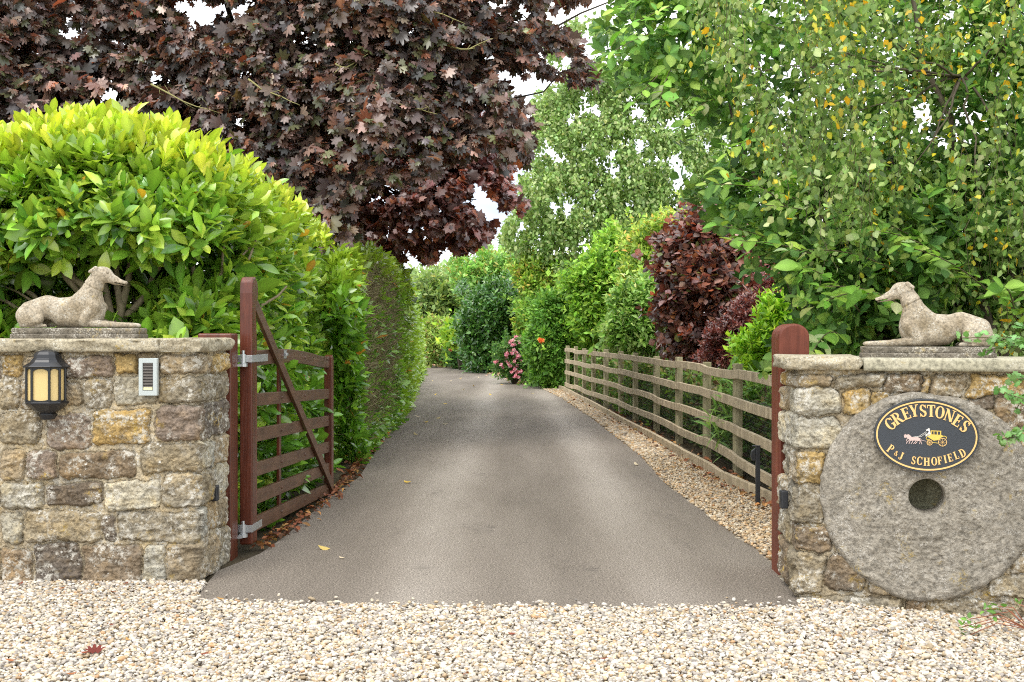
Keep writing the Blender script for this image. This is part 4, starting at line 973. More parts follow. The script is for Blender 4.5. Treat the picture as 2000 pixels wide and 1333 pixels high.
def twigs_mesh(name, A, B, r, m, seed=0, sag=.0):
    """many thin three-sided twigs from A to B"""
    n = len(A); mid = (A + B) / 2 + np.array([0, 0, sag]) + RS(seed).normal(0, .04, A.shape) * np.linalg.norm(B - A, axis=1, keepdims=True); rings = []
    d = norm(B - A); a = norm(np.cross(d, RS(seed).normal(0, 1, A.shape))); b = np.cross(d, a); r = np.broadcast_to(r, (n,))[:, None]
    for p, s in ((A, 1.), (mid, .75), (B, .35)):
        for t in (0, 2.094, 4.189): rings.append(p + r * s * (math.cos(t) * a + math.sin(t) * b))
    V = np.stack(rings, 1); Fq = []
    for l in (0, 3):
        for t in range(3): Fq.append((l + t, l + (t + 1) % 3, l + 3 + (t + 1) % 3, l + 3 + t))
    Fq = np.array(Fq)[None] + (np.arange(n) * 9)[:, None, None]; return npmesh(name, V.reshape(-1, 3), Fq.reshape(-1, 4), m, None, None, True)
def plant(name, loc, label, cat, group=None): return empty(name, loc, label, cat, group)
def branchy(name, root, base, tips, r0, m, seed, wob=.12, n=8):
    """limbs from base to each tip, tapering, with a slight wander"""
    rs = RS(seed); M = MB()
    for tip, rr in tips:
        b = Vector(base) + Vector((rs.normal(0, r0 * .5), rs.normal(0, r0 * .5), 0)); t = Vector(tip); pts = []; L_ = (t - b).length
        o1 = Vector(rs.normal(0, wob, 3)) * L_ * .5
        for i in range(n + 1):
            u = i / n; p = b.lerp(t, u) + o1 * math.sin(math.pi * u) + Vector(rs.normal(0, .012, 3)) * L_ * (0 < u < 1); pts.append(p)
        M.tube(pts, [rr * (1 - .75 * i / n) for i in range(n + 1)], 7)
    o = M.build(name, m, None, True); put(o, root); return o
def const(Y, bulge=0, cx=0, cy=0, rx=1, ry=1):
    """front of a rounded bush: nearest at (cx,cy), falling back to Y+bulge at the rim"""
    def f(x, y):
        r2 = np.clip(((x - cx) / rx) ** 2 + ((y - cy) / ry) ** 2, 0, 1); return Y + bulge * (1 - np.sqrt(1 - r2 * .999)) + 0 * x
    return f

# ------------------------------------------------------------------ left: laurel
def d_laurel(x, y):
    ytop = np.interp(x, [-200, 0, 100, 250, 390, 480, 560, 620, 660, 700], [225, 235, 205, 212, 255, 312, 378, 430, 470, 545])
    fr = 8.0 + 0 * x
    side = 2.06 * F / np.maximum(1000 - x, 250)
    Y = np.where(side > fr, side, fr); k = .12; Y = np.log(np.exp((fr - 8) / k) + np.exp((side - 8) / k)) * k + 8
    t = np.clip((y - ytop) / (230 * 8 / Y), 0, 1); Y = Y + np.where(x > 500, 1.0, 1.5) * (1 - t) ** 2.4
    hollow = np.exp(-(((x - 130) / 230) ** 2 + ((y - 590) / 85) ** 2)) * 1.0
    return Y + hollow
PL = [(-420, 330), (-300, 300), (-160, 290), (0, 296), (60, 276), (150, 264), (250, 270), (330, 288), (395, 312), (480, 356), (560, 414), (618, 462), (660, 504), (682, 540), (694, 590), (702, 650), (712, 720), (714, 800), (706, 850), (696, 900), (680, 942), (655, 962), (560, 1035), (505, 1080), (455, 1090), (435, 900), (400, 700), (-420, 700)]
LPAL = [(.13, .25, .030, 3), (.20, .34, .038, 3), (.075, .17, .027, 1.4), (.32, .43, .055, 1.6)]
def lcol(c, O, x, y, rs):
    # young yellow-green growth on the crown, older leaves below
    ytop = np.interp(x, [-200, 0, 100, 250, 390, 480, 560, 620, 660, 700], [225, 235, 205, 212, 255, 312, 378, 430, 470, 545])
    t = np.clip(1 - (y - ytop) / 200, 0, 1)[:, None] * np.clip((800 - x) / 250, .45, 1)[:, None] * .85; t = np.clip(t + rs.normal(0, .18, t.shape), 0, 1)
    c = c * (1 - t) + np.array([.42, .55, .06]) * np.exp(rs.normal(0, .13, (len(c), 1))) * t
    old = (rs.rand(len(c)) < .010) & (y > 380); c[old] = np.array([.62, .36, .04]) * rs.uniform(.6, 1.2, (old.sum(), 1)); return c
def lmask(x, y, rs):
    h = np.exp(-(((x - 110) / 220) ** 2 + ((y - 565) / 85) ** 2)) + .9 * np.exp(-(((x - 330) / 110) ** 2 + ((y - 530) / 60) ** 2)) + .7 * np.exp(-(((x - 440) / 60) ** 2 + ((y - 500) / 40) ** 2))
    return rs.rand(len(x)) > h * 1.05
def lmask2(x, y, rs): return rs.rand(len(x)) > .25 * np.exp(-(((x - 130) / 240) ** 2 + ((y - 570) / 100) ** 2))
r = plant('laurel', (-2.6, 9.2, 0), 'big glossy yellow-green cherry laurel rising behind the lantern wall', 'shrub')
o, q = crown('foliage', PL, d_laurel, 4500, 8, .132, LPAL, T_LAUREL, M_glossleaf, 50, thick=.55, outw=(.8, .6, .4), spread=(.45, 1.3), clump=.55, warp=16, gap=(34, -.13), jp=.18, szf=lambda x, y: 1 + .22 * np.clip((y - 380) / 150, 0, 1) * (x < 520), cls=1.9, colf=lcol, maskf=lmask, power=1.3); put(o, r)
# tall new shoots breaking the top line
top = [(-150, 280), (0, 276), (60, 252), (150, 238), (250, 246), (330, 264), (395, 290), (480, 336), (560, 398), (618, 450), (662, 496), (662, 520), (618, 480), (560, 430), (480, 374), (395, 330), (330, 310), (250, 292), (150, 284), (60, 296), (0, 312), (-150, 320)]
o, _ = crown('new_shoots', top, lambda x, y: d_laurel(x, y + 10) - .1, 360, 6, .125, [(.40, .48, .05, 1)], T_LAUREL, M_glossleaf, 51, thick=.5, outw=(.25, 1.2, .25), spread=(.15, .65), clump=.1, warp=8, jp=.2); put(o, r)
# inner leaves deep in the shrub, green darkened to paint in the shade of the gaps
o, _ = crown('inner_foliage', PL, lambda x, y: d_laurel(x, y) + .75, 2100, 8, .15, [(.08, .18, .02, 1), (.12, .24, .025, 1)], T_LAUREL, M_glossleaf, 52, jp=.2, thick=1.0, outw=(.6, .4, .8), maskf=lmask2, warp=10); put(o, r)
A = []; base = Vector((-2.25, 8.9, .5)); rs = RS(8)
tips = [(P(x, y, Y - .15), rr * 1.35) for x, y, Y, rr in [(20, 430, 8.7, .030), (75, 455, 8.6, .028), (150, 400, 8.9, .030), (225, 380, 9.0, .026), (300, 400, 9, .03), (-40, 500, 8.7, .026), (-60, 560, 8.6, .022), (10, 560, 8.6, .018), (120, 480, 8.8, .022), (380, 430, 9, .028), (440, 460, 9, .022), (500, 470, 9.3, .022), (60, 360, 9.1, .02), (200, 300, 9.4, .02), (340, 330, 9.4, .02), (560, 560, 9.6, .02), (40, 610, 8.6, .016)]]
branchy('stems', r, P(230, 690, 8.55), tips[:10] + tips[11:13], .10, M_stem, 5, .07); branchy('stems', r, P(370, 690, 8.8), tips[9:], .08, M_stem, 6, .07)
# shoots that reach through the gate bars towards the drive
GP = [(508, 740), (560, 735), (600, 745), (620, 700), (560, 690), (600, 790), (640, 800), (640, 850), (570, 870), (610, 905), (540, 1000), (515, 960), (508, 850)]
GP = [(506, 735), (618, 700), (640, 850), (640, 930), (560, 990), (510, 1040)]
o, _ = crown('foliage', GP, lambda x, y: 1.80 * F / (1000 - x) + .15 + .25 * np.sin(y / 23.) ** 2, 80, 7, .125, [(.11, .24, .024, 2), (.07, .17, .02, 1)], T_LAUREL, M_glossleaf, 53, thick=.2, outw=(.9, .15, .35), spread=(.4, 1.2), jp=.2, warp=12); put(o, r)

# second, clipped hedge with a bare twiggy face
def d_hedge(x, y):
    xf = np.interp(x, [660, 700, 760, 790, 815, 830], [1.75, 1.78, 1.90, 2.0, 2.5, 3.4]); Y = xf * F / np.maximum(1000 - x, 120)
    ytop = np.interp(x, [640, 700, 740, 770, 790, 805, 815, 828], [500, 498, 508, 525, 542, 575, 620, 700]); t = np.clip((y - ytop) / (90 * 14 / Y), 0, 1); return Y + 1.2 * (1 - t) ** 2
PH = [(655, 505), (700, 495), (735, 503), (765, 518), (792, 540), (803, 570), (810, 610), (818, 655), (828, 705), (826, 735), (812, 775), (800, 800), (785, 822), (765, 850), (742, 880), (715, 912), (690, 930), (670, 700)]
r = plant('laurel_hedge', (-2.6, 17, 0), 'clipped laurel hedge with a bare twiggy face beside the drive', 'hedge')
def hmask(x, y, rs):
    bare = (x > 688) & (x < np.interp(y, [515, 560, 700, 800, 830], [752, 762, 768, 748, 735])) & (y > np.interp(x, [688, 760], [512, 545])) & (y < np.interp(x, [688, 765], [850, 790]))
    return ~(bare & (rs.rand(len(x)) < .90))
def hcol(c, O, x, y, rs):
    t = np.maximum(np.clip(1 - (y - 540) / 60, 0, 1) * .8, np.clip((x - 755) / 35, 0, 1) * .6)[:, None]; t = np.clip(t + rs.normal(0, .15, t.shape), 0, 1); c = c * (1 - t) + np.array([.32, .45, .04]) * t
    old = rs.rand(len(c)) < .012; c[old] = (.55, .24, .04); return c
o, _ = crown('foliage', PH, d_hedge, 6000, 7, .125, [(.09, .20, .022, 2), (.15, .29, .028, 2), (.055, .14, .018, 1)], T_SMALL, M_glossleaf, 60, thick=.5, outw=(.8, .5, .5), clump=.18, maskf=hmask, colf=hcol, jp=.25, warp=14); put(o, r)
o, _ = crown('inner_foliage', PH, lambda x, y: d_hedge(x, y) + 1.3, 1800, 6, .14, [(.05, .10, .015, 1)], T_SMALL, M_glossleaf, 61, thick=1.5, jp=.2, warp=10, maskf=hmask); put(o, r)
PB = [(690, 535), (705, 532), (745, 548), (766, 580), (772, 700), (752, 800), (735, 840), (700, 870), (686, 850)]
q, nr, x, y, b = fieldpts(PB, lambda x, y: d_hedge(x, y) + .12, 9000, 1.0, 62, 1.3); rs = RS(63)
L_ = rs.uniform(.10, .34, (len(q), 1)); dd = norm(rs.normal(0, .55, q.shape) + np.array([.35, -.2, .85]))
o = twigs_mesh('bare_twigs', q, q + dd * L_, rs.uniform(.003, .009, len(q)), M_btwig, 64); put(o, r)

# ------------------------------------------------------------------ left: copper maples
MPAL = [(.10, .068, .055, 4), (.155, .105, .085, 3), (.07, .062, .058, 3), (.20, .09, .05, 1.2), (.09, .095, .045, 1.8), (.30, .20, .16, 1.2)]
def maple(root, poly, depth, n, leaf, seed, tm, thick, gap=None, pal=MPAL, k=6, jit=.28, name='crown'):
    o, q = crown(name, poly, depth, n, k, leaf, pal, tm, M_maple, seed, thick=thick, outw=(.8, .25, .4), spread=(.8, 1.55), clump=.35, cls=1.3, gap=gap, jit=jit, droop=.55, up=.7, nn=.6, szj=.3, power=1.2, cj=.2, warp=26, jp=.5); put(o, root); return q
r = plant('copper_maple', (-3.4, 17.6, 0), 'tall dark purple-leaved maple towering over the laurel', 'tree')
PM = [(-450, -130), (1260, -130), (1240, -20), (1160, -20), (1120, 10), (1080, 20), (1060, 50), (1110, 70), (1150, 110), (1172, 150), (1150, 160), (1120, 165), (1100, 140), (1050, 140), (1010, 120), (975, 122), (960, 160), (985, 180), (1000, 200), (1030, 225), (1042, 260), (1035, 310), (1010, 330), (980, 315), (930, 310), (880, 300), (840, 330), (780, 345), (720, 350), (680, 400), (690, 450), (650, 480), (600, 470), (520, 420), (440, 360), (-450, 330)]
def d_maple(x, y):
    return 14.0 + 1.6 * np.clip((x - 500) / 700, -.6, 1) ** 2 + 1.2 * np.sin(x / 170.) * .4 - .0 * y + np.clip((y + 50) / 500, 0, 1) * -.4
q = maple(r, PM, d_maple, 16500, .096, 70, T_MAPLE, 3.0, gap=(38, -.095))
maple(r, PM, lambda x, y: d_maple(x, y) + 3.0, 1900, .12, 71, T_MAPLE2, 1.8, gap=(60, -.05), name='inner_crown')
branchy('trunk', r, (-3.45, 17.7, 0), [(P(575, -200, 18), .19), (P(640, 60, 17.4), .14), (P(520, 150, 17), .11)], .03, M_bark, 72, .04, 12)
tips = [(P(x, y, Y + 3.9), rr * 1.3) for x, y, Y, rr in [(600, -60, 12.5, .08), (400, -80, 12, .06), (250, 60, 11.6, .05), (120, 0, 11.4, .05), (60, 200, 11.3, .04), (760, 0, 12, .06), (900, 60, 11.6, .045), (1050, 60, 11.5, .035), (1150, 120, 11.6, .02), (880, 250, 11.5, .035), (1010, 260, 11.5, .02), (460, 250, 11.6, .035), (330, 160, 11.4, .03), (640, 330, 11.6, .03), (1200, 0, 11.7, .03)]]
branchy('limbs', r, P(590, 300, 17.4), tips, .05, M_bark, 73, .10, 10)
rs = RS(74)
for cx, cy, Yd in [(330, 190, 13.9), (520, 180, 13.6), (790, 220, 13.6), (840, 40, 13.8), (820, 235, 13.8), (900, 110, 13.9), (690, 150, 13.6)]:
    tw = MB(); p0 = Vector(P(cx - 35, cy - 25, Yd + .2)); p = p0
    pts = [p]; d = Vector((.10, -.02, -.05))
    for i in range(6): d = d + Vector(rs.normal(0, .02, 3)); p = p + d; pts.append(p)
    tw.tube(pts, [.013 * (1 - i / 8) for i in range(7)], 5)
    for i in range(1, 6):
        e = pts[i] + Vector(rs.normal(0, .07, 3)); tw.tube([pts[i], (pts[i] + e) / 2 + Vector(rs.normal(0, .015, 3)), e], [.006, .004, .003], 4)
    put(tw.build('bare_twig', M_lichen_twig, None, True), r)

r = plant('copper_maple', (-2.6, 22, 0), 'further copper-leaved maple with reddish small leaves hanging above the hedge', 'tree')
PM2 = [(620, 330), (760, 270), (880, 270), (960, 300), (1010, 330), (1030, 380), (1020, 415), (985, 400), (950, 370), (900, 375), (930, 420), (955, 440), (960, 462), (930, 460), (900, 480), (880, 505), (850, 500), (830, 505), (815, 530), (790, 520), (770, 500), (720, 495), (690, 480), (655, 450), (600, 400)]
maple(r, PM2, const(20, 2, 800, 400, 260, 160), 5600, .095, 75, T_MAPLE2, 3.0, gap=(26, -.05), pal=[(.13, .06, .05, 3), (.18, .085, .07, 3), (.08, .045, .04, 2), (.26, .10, .05, 1.2), (.24, .15, .13, 1.3)])
PM3 = [(560, 200), (900, 170), (960, 230), (980, 300), (940, 340), (800, 330), (600, 420)]
maple(r, PM3, const(20.5, 1, 760, 280, 260, 160), 1500, .11, 76, T_MAPLE2, 2.5, name='upper_crown', pal=[(.10, .04, .04, 1), (.16, .07, .065, 1)])
branchy('trunk', r, (-3.0, 22.3, 0), [(P(700, 280, 22), .14)], .05, M_bark, 77, .04, 10)
branchy('limbs', r, P(700, 330, 22.1), [(P(840, 330, 21.5), .05), (P(930, 390, 21), .03), (P(800, 430, 21), .03), (P(880, 460, 21), .025)], .05, M_bark, 78, .04, 10)
# ------------------------------------------------------------------ background, far to near
hs_ = plant('house', (-6, 78, 0), 'pale house with a low grey roof glimpsed beyond the end of the drive', 'house')
m = MB(); m.box((-6.5, 80, 2.0), (9, 7, 4.0)); put(m.build('wall', mat('render_wall', (.42, .38, .32), .9)), hs_)
m = MB(); m.prism([(-11.4, 4.0), (-1.6, 4.0), (-3.0, 5.4), (-10, 5.4)], (0, 76, 0), (1, 0, 0), (0, 0, 1), (0, 1, 0), 0, 8); rf = m.build('roof', mat('slate_roof', (.30, .29, .29), .8)); put(rf, hs_)
for xx in (-8.6, -4.6):
    m = MB(); m.box((xx, 76.46, 2.4), (1.3, .07, 1.2)); w_ = m.build('window', M_white); put(w_, hs_)
    m = MB(); m.box((xx, 76.42, 2.4), (1.1, .04, 1.0)); g2 = m.build('pane', mat('window_glass', (.04, .05, .06), .1)); put(g2, hs_); g2.parent = w_; g2.matrix_parent_inverse = Matrix()

def bush(name, poly, Y, n, leaf, pal, seed, label, cat='shrub', tm=T_SMALL, thick=1.0, k=6, bulge=1.0, m=None, stem=True, group=None, **kw):
    p = np.array(poly); cx, cy = (p.min(0) + p.max(0)) / 2; rx, ry = (p.max(0) - p.min(0)) / 2 * 1.1
    r = plant(name, (*P(cx, 700, Y + thick / 2 + bulge / 2)[:2], 0), label, cat, group)
    o, q = crown('foliage', poly, const(Y, bulge, cx, cy, rx, ry), n, k, leaf, pal, tm, m or M_leaf, seed, thick=thick, **kw); put(o, r)
    if stem:
        tips = [(P(cx + (i - 1.5) * rx * .4, cy - ry * .3 + 15 * (i % 2), Y + .6 * thick + bulge * .5), .02 * Y / 10) for i in range(4)]
        branchy('stem', r, (*P(cx, 700, Y + thick * .6 + bulge * .5)[:2], 0), tips, .02, M_bark, seed, .06, 5)
    return r
GRN = [(.06, .14, .02, 2), (.10, .20, .03, 2), (.15, .26, .04, 1)]
LIM = [(.20, .33, .03, 2), (.30, .42, .04, 2), (.12, .24, .03, 1)]
DKG = [(.035, .10, .02, 2), (.06, .14, .028, 2), (.10, .20, .04, 1)]
PGR = [(.24, .32, .13, 2), (.32, .38, .16, 1), (.15, .23, .08, 2)]
bush('tree', [(700, 545), (800, 535), (860, 540), (1000, 540), (1100, 520), (1200, 560), (1200, 700), (700, 700)], 66, 3200, .42, PGR, 80, 'line of pale trees beyond the end of the drive', 'tree', thick=4, bulge=3, jit=.15)
bush('tree', [(808, 560), (830, 540), (870, 548), (905, 552), (930, 570), (935, 640), (900, 665), (820, 668), (800, 620)], 56, 2600, .26, [(.20, .28, .08, 2), (.28, .34, .12, 1), (.12, .19, .06, 2)], 81, 'soft olive-green tree over the far bend of the drive', 'tree', thick=2.5, jit=.2)
bush('tree', [(890, 530), (915, 495), (940, 480), (955, 500), (985, 488), (1010, 505), (1040, 520), (1060, 600), (1020, 640), (930, 640), (895, 590)], 53, 3000, .22, [(.19, .34, .10, 2), (.26, .42, .12, 2), (.34, .32, .10, .7)], 82, 'feathery light green tree standing highest at the end of the drive', 'tree', thick=2.5, outw=(.4, .9, .5))
bush('shrub', [(818, 640), (850, 622), (885, 632), (905, 655), (900, 690), (870, 712), (828, 714)], 50, 1500, .17, [(.28, .36, .09, 2), (.19, .29, .07, 2), (.28, .20, .09, .6)], 83, 'low yellowish bush at the far bend beside the hedge end', thick=1.2)
bush('shrub', [(872, 660), (880, 636), (905, 628), (930, 640), (925, 665), (905, 672), (890, 668)], 46, 420, .22, LIM, 84, 'small lime-leaved shrub arching before the dark evergreen', thick=.8, outw=(.4, .6, .6))
bush('shrub', [(870, 690), (880, 668), (915, 672), (925, 695), (915, 714), (880, 715)], 48, 500, .15, DKG, 85, 'low dark green shrub with a peach rose by the far bend', thick=.8)
bush('evergreen_shrub', [(905, 620), (918, 585), (945, 562), (985, 548), (1015, 555), (1035, 585), (1045, 640), (1030, 700), (1000, 722), (950, 722), (918, 700), (922, 660)], 42, 5200, .17, DKG, 86, 'tall rounded dark evergreen shrub behind the pink roses', thick=3, bulge=2, m=M_glossleaf, clump=1.1, cls=.8, warp=90)
bush('shrub', [(1000, 520), (1040, 500), (1085, 520), (1110, 560), (1120, 650), (1115, 715), (1060, 715), (1015, 660), (1022, 590)], 35, 3600, .14, [(.17, .29, .04, 2), (.27, .36, .06, 2), (.38, .30, .06, .6), (.08, .16, .02, 1)], 87, 'mixed green and yellow shrub between evergreen and ivy', thick=1.6, clump=.35)
# background birch
def strands(name, root, poly, depth, n, L0, leaf, pal, seed, thick, tm=T_BIRCH, gap=None, per=12, m=None, twm=None, clump=.3, up0=.0, power=1.2):
    """weeping twigs: leaves strung along hanging lines"""
    rs = RS(seed + 9); q, nr, x, y, b = fieldpts(poly, depth, n, thick, seed, power, clump, 1.2, gap); n = len(q)
    t = (np.arange(per)[None, :] + rs.rand(n, per)) / per; Ln = L0 * rs.uniform(.5, 1.3, (n, 1)); side = rs.normal(0, .22, (n, 1, 3)); side[..., 2] = 0
    O = q[:, None] + np.stack([0 * t, 0 * t, -t * Ln], -1) + side * (t * Ln)[..., None] + rs.normal(0, leaf * .35, (n, per, 3))
    D = rs.normal(0, .7, (n, per, 3)) + np.array([0, 0, -.8]); Nn = rs.normal(0, .6, (n, per, 3)) + nr[:, None] * .7 + np.array([0, 0, .35])
    pc = pick(pal, n * per, rs, .2); yel = pc[:, 0] > pc[:, 1] * 1.1; keepy = np.repeat(fbm(q * 1.8, seed + 50, 3) > .03, per); sw = yel & ~keepy; pc[sw] = np.array(pal[0][:3]) * LG
    V, Fc, C = leaves_mesh(O.reshape(-1, 3), D.reshape(-1, 3), Nn.reshape(-1, 3), leaf * np.exp(rs.normal(0, .2, n * per)), np.clip(pc, .002, .8), tm, seed)
    put(npmesh(name, V, Fc, m or M_leaf, None, C, True), root)
    if twm is not None:
        k = rs.rand(n) < .6; put(twigs_mesh('hanging_twigs', q[k], (q + np.array([0, 0, -1.]) * Ln + side[:, 0] * Ln)[k], .0022, twm, seed), root)
r = plant('birch', (3.3, 37, 0), 'pale small-leaved birch beyond the gap, its thin trunk half hidden', 'tree')
PBI = [(985, 440), (1000, 400), (1030, 380), (1035, 330), (1040, 270), (1030, 215), (1060, 175), (1110, 160), (1160, 145), (1220, 120), (1300, 150), (1400, 200), (1450, 320), (1440, 450), (1380, 560), (1250, 580), (1130, 570), (1060, 545), (1010, 500), (970, 470)]
PBI2 = [(1030, 215), (1060, 175), (1090, 60), (1130, 20), (1200, 20), (1260, 60), (1400, 100), (1450, 320), (1400, 200), (1300, 190), (1100, 200)]
strands('crown', r, PBI, const(34, 2.4, 1220, 360, 260, 260), 8600, .34, .115, [(.20, .30, .09, 3), (.29, .38, .15, 2.4), (.34, .40, .18, 1.6), (.09, .16, .04, 1.5)], 90, 2.4, gap=(30, -.11), per=9)
strands('upper_crown', r, PBI2, const(34.5, 1, 1220, 200, 260, 260), 1700, .36, .115, [(.16, .25, .07, 1), (.24, .32, .12, 1)], 91, 2.5, gap=(45, -.02))
branchy('trunk', r, (3.25, 36.3, 0), [(P(1225, 120, 36.3), .12), (P(1190, 330, 35.8), .09)], .02, M_birchbark, 92, .02, 10)
branchy('limbs', r, P(1210, 480, 36), [(P(x, y, 35.2), .03) for x, y in ((1060, 430), (1090, 330), (1120, 240), (1300, 300), (1340, 420), (1280, 220), (1030, 470), (1380, 350))], .02, M_bark, 93, .06, 8)

# shrubs behind the fence
bush('shrub', [(1105, 560), (1130, 510), (1165, 480), (1205, 460), (1235, 470), (1250, 540), (1240, 640), (1230, 700), (1110, 700)], 30, 4600, .15, [(.18, .32, .04, 3), (.28, .42, .06, 2), (.10, .20, .03, 1.6)], 94, 'bright green shrub with orange tips leaning over the far fence', thick=2.0, clump=.6, cls=1.3, warp=80)
bush('shrub', [(1225, 500), (1255, 455), (1290, 430), (1320, 415), (1340, 440), (1345, 560), (1330, 700), (1240, 700), (1215, 600)], 25, 4200, .13, [(.24, .34, .06, 2), (.34, .43, .09, 2), (.44, .30, .07, .5), (.13, .23, .04, 1.4)], 95, 'golden-green shrub beside the copper hazel', thick=2.0, clump=.6, cls=1.3, warp=80)
bush('shrub', [(1195, 600), (1230, 560), (1275, 540), (1320, 560), (1335, 640), (1330, 712), (1215, 705), (1190, 660)], 23.6, 3000, .13, [(.18, .31, .07, 2), (.30, .42, .13, 2), (.08, .17, .03, 1)], 96, 'variegated pale shrub standing low behind the middle of the fence', thick=1.0, clump=.3, cls=2)
ivy = bush('ivy', [(1030, 640), (1045, 600), (1070, 578), (1108, 582), (1122, 640), (1108, 700), (1100, 752), (1080, 764), (1055, 757), (1040, 735), (1028, 690)], 30.5, 2200, .12, [(.10, .22, .035, 2), (.17, .31, .05, 1.4), (.06, .14, .02, 1)], 97, 'fresh green ivy mound swallowing the far end of the fence', thick=1.2, clump=.4, cls=1.5, warp=30, jp=.4)
# dense low growth behind the fence
bush('undergrowth', [(1108, 690), (1200, 690), (1330, 705), (1440, 735), (1520, 760), (1520, 960), (1440, 905), (1330, 850), (1210, 800), (1120, 765)], 13, 100, .1, DKG, 98, 'x', stem=False) if False else None
def d_under(x, y): return np.interp(x, [1090, 1156, 1237, 1321, 1375, 1434, 1530], [34, 26, 20, 16.4, 14.6, 12.9, 10.6]) + .6
r = plant('undergrowth', (2.4, 15, 0), 'low dark mixed greenery growing behind the fence netting', 'plants'); r['kind'] = 'stuff'
PU = [(1100, 700), (1156, 700), (1237, 705), (1321, 720), (1375, 735), (1440, 750), (1530, 790), (1530, 985), (1434, 925), (1375, 888), (1321, 860), (1237, 818), (1156, 785), (1110, 765)]
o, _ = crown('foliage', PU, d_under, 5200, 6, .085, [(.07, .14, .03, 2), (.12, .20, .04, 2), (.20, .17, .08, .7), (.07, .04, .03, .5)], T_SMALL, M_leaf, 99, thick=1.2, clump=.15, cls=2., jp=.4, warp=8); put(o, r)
q, nr, x, y, b = fieldpts(PU, lambda x, y: d_under(x, y) - .2, 1500, .8, 101); rs = RS(102)
put(twigs_mesh('dead_stems', q, q + norm(rs.normal(0, .5, q.shape) + [0, 0, .6]) * rs.uniform(.1, .4, (len(q), 1)), .0028, M_twig, 103), r)
bush('copper_hazel', [(1288, 480), (1300, 450), (1320, 430), (1345, 400), (1375, 395), (1400, 412), (1440, 430), (1490, 440), (1540, 470), (1560, 540), (1530, 640), (1480, 720), (1420, 745), (1330, 725), (1310, 690), (1300, 640), (1295, 600), (1310, 560), (1290, 520)], 18.4, 3800, .105,
     [(.15, .065, .045, 3), (.22, .10, .07, 2), (.09, .055, .05, 3), (.28, .11, .045, 1), (.32, .20, .17, 1.2), (.14, .17, .05, .5)], 104, 'copper-leaved hazel with round brown leaves behind the fence', 'shrub', tm=T_ROUND, thick=1.6, k=6, bulge=1.0, m=M_maple, clump=.55, cls=1.8, spread=(.5, 1.4), droop=.25, gap=(24, -.11), cj=.30, warp=40)
bush('barberry', [(1365, 700), (1395, 640), (1440, 600), (1470, 555), (1500, 530), (1560, 540), (1600, 600), (1600, 760), (1500, 765), (1400, 745)], 15.6, 5200, .055, [(.13, .038, .030, 3), (.085, .035, .030, 3), (.21, .08, .06, 1), (.28, .16, .13, .5)], 105, 'dark crimson small-leaved barberry between hazel and privet', 'shrub', thick=.8, k=8, m=M_maple, clump=.3, cls=3, outw=(.5, .7, .5))
bush('privet', [(1452, 700), (1468, 650), (1490, 615), (1520, 590), (1560, 575), (1620, 600), (1620, 760), (1505, 755), (1470, 745)], 12.6, 1900, .075, [(.20, .36, .03, 3), (.30, .44, .04, 2), (.10, .22, .02, 1)], 106, 'bright lime privet tucked beside the round-topped post', 'shrub', thick=.6, k=8, clump=.2, cls=3, outw=(.4, .9, .4))
bush('perennial_clump', [(1440, 760), (1475, 740), (1510, 750), (1515, 900), (1480, 900), (1445, 850)], 12.5, 150, .19, [(.13, .25, .06, 1), (.20, .32, .08, 1)], 107, 'long-leaved perennials poking through the fence by the sensor post', 'plant', tm=[tmpl_oval(4, .16, .5, .3, .5)], thick=.3, bulge=.1, outw=(.3, 1.2, .3), spread=(.3, 1.0), stem=False)

bush('shrub', [(1010, 600), (1050, 575), (1110, 560), (1180, 560), (1250, 570), (1300, 600), (1320, 715), (1200, 705), (1110, 725), (1060, 750), (1015, 745)], 33.6, 4200, .13, [(.14, .27, .04, 2), (.22, .36, .06, 2), (.08, .17, .03, 1.5), (.30, .33, .06, .5)], 108, 'loose mid-green shrub filling in low behind ivy and lime shrub', thick=2.2, clump=.6, cls=1.2, warp=90)
# roses by the far drive
def roses(poly, Y, n, nf, fl, seed, label, pal, fr=.045):
    r = bush('rose_bush', poly, Y, n, .075 if Y < 40 else .1, DKG + [(.12, .2, .04, 1)], seed, label, 'rose bush', thick=.7, bulge=.4)
    q, nr, x, y, b = fieldpts(fl, const(Y - .16, .3, *np.array(fl).mean(0), 60, 60), nf, .25, seed + 1); rs = RS(seed)
    for i in range(len(q)):
        O, D, Nn, idx = shoots(q[i:i + 1], nr[i:i + 1] + rs.normal(0, .3, (1, 3)), 9, fr, rs, (.3, 1.35), .2); V, Fc, C = leaves_mesh(O, D, Nn, np.full(len(O), fr), np.clip(pick(pal, len(O), rs, .12), 0, .85), [tmpl_oval(2, .95, .6, .4, .2)], seed)
        put(npmesh('bloom', V, Fc, M_petal, None, C, True), r)
    return r
PK = [(.60, .26, .31, 3), (.66, .42, .44, 2), (.52, .16, .22, 1)]
roses([(958, 720), (970, 690), (985, 662), (1010, 652), (1040, 670), (1050, 700), (1045, 748), (1010, 742), (975, 735)], 33.5, 1100, 52, [(965, 706), (975, 698), (985, 716), (990, 690), (990, 670), (1008, 655), (1022, 664), (1012, 690), (1018, 712), (1030, 730), (1020, 742), (1000, 738), (990, 722), (968, 714)], 110, 'pink-flowered rose bush spilling onto the verge past the fence', PK, .062)
roses([(1030, 680), (1050, 665), (1075, 672), (1085, 720), (1075, 758), (1040, 756)], 32, 700, 3, [(1048, 690), (1066, 700), (1060, 735), (1045, 740)], 113, 'dark green rose bush next to the ivy with hardly any flowers', [(.6, .2, .25, 1)], .05)
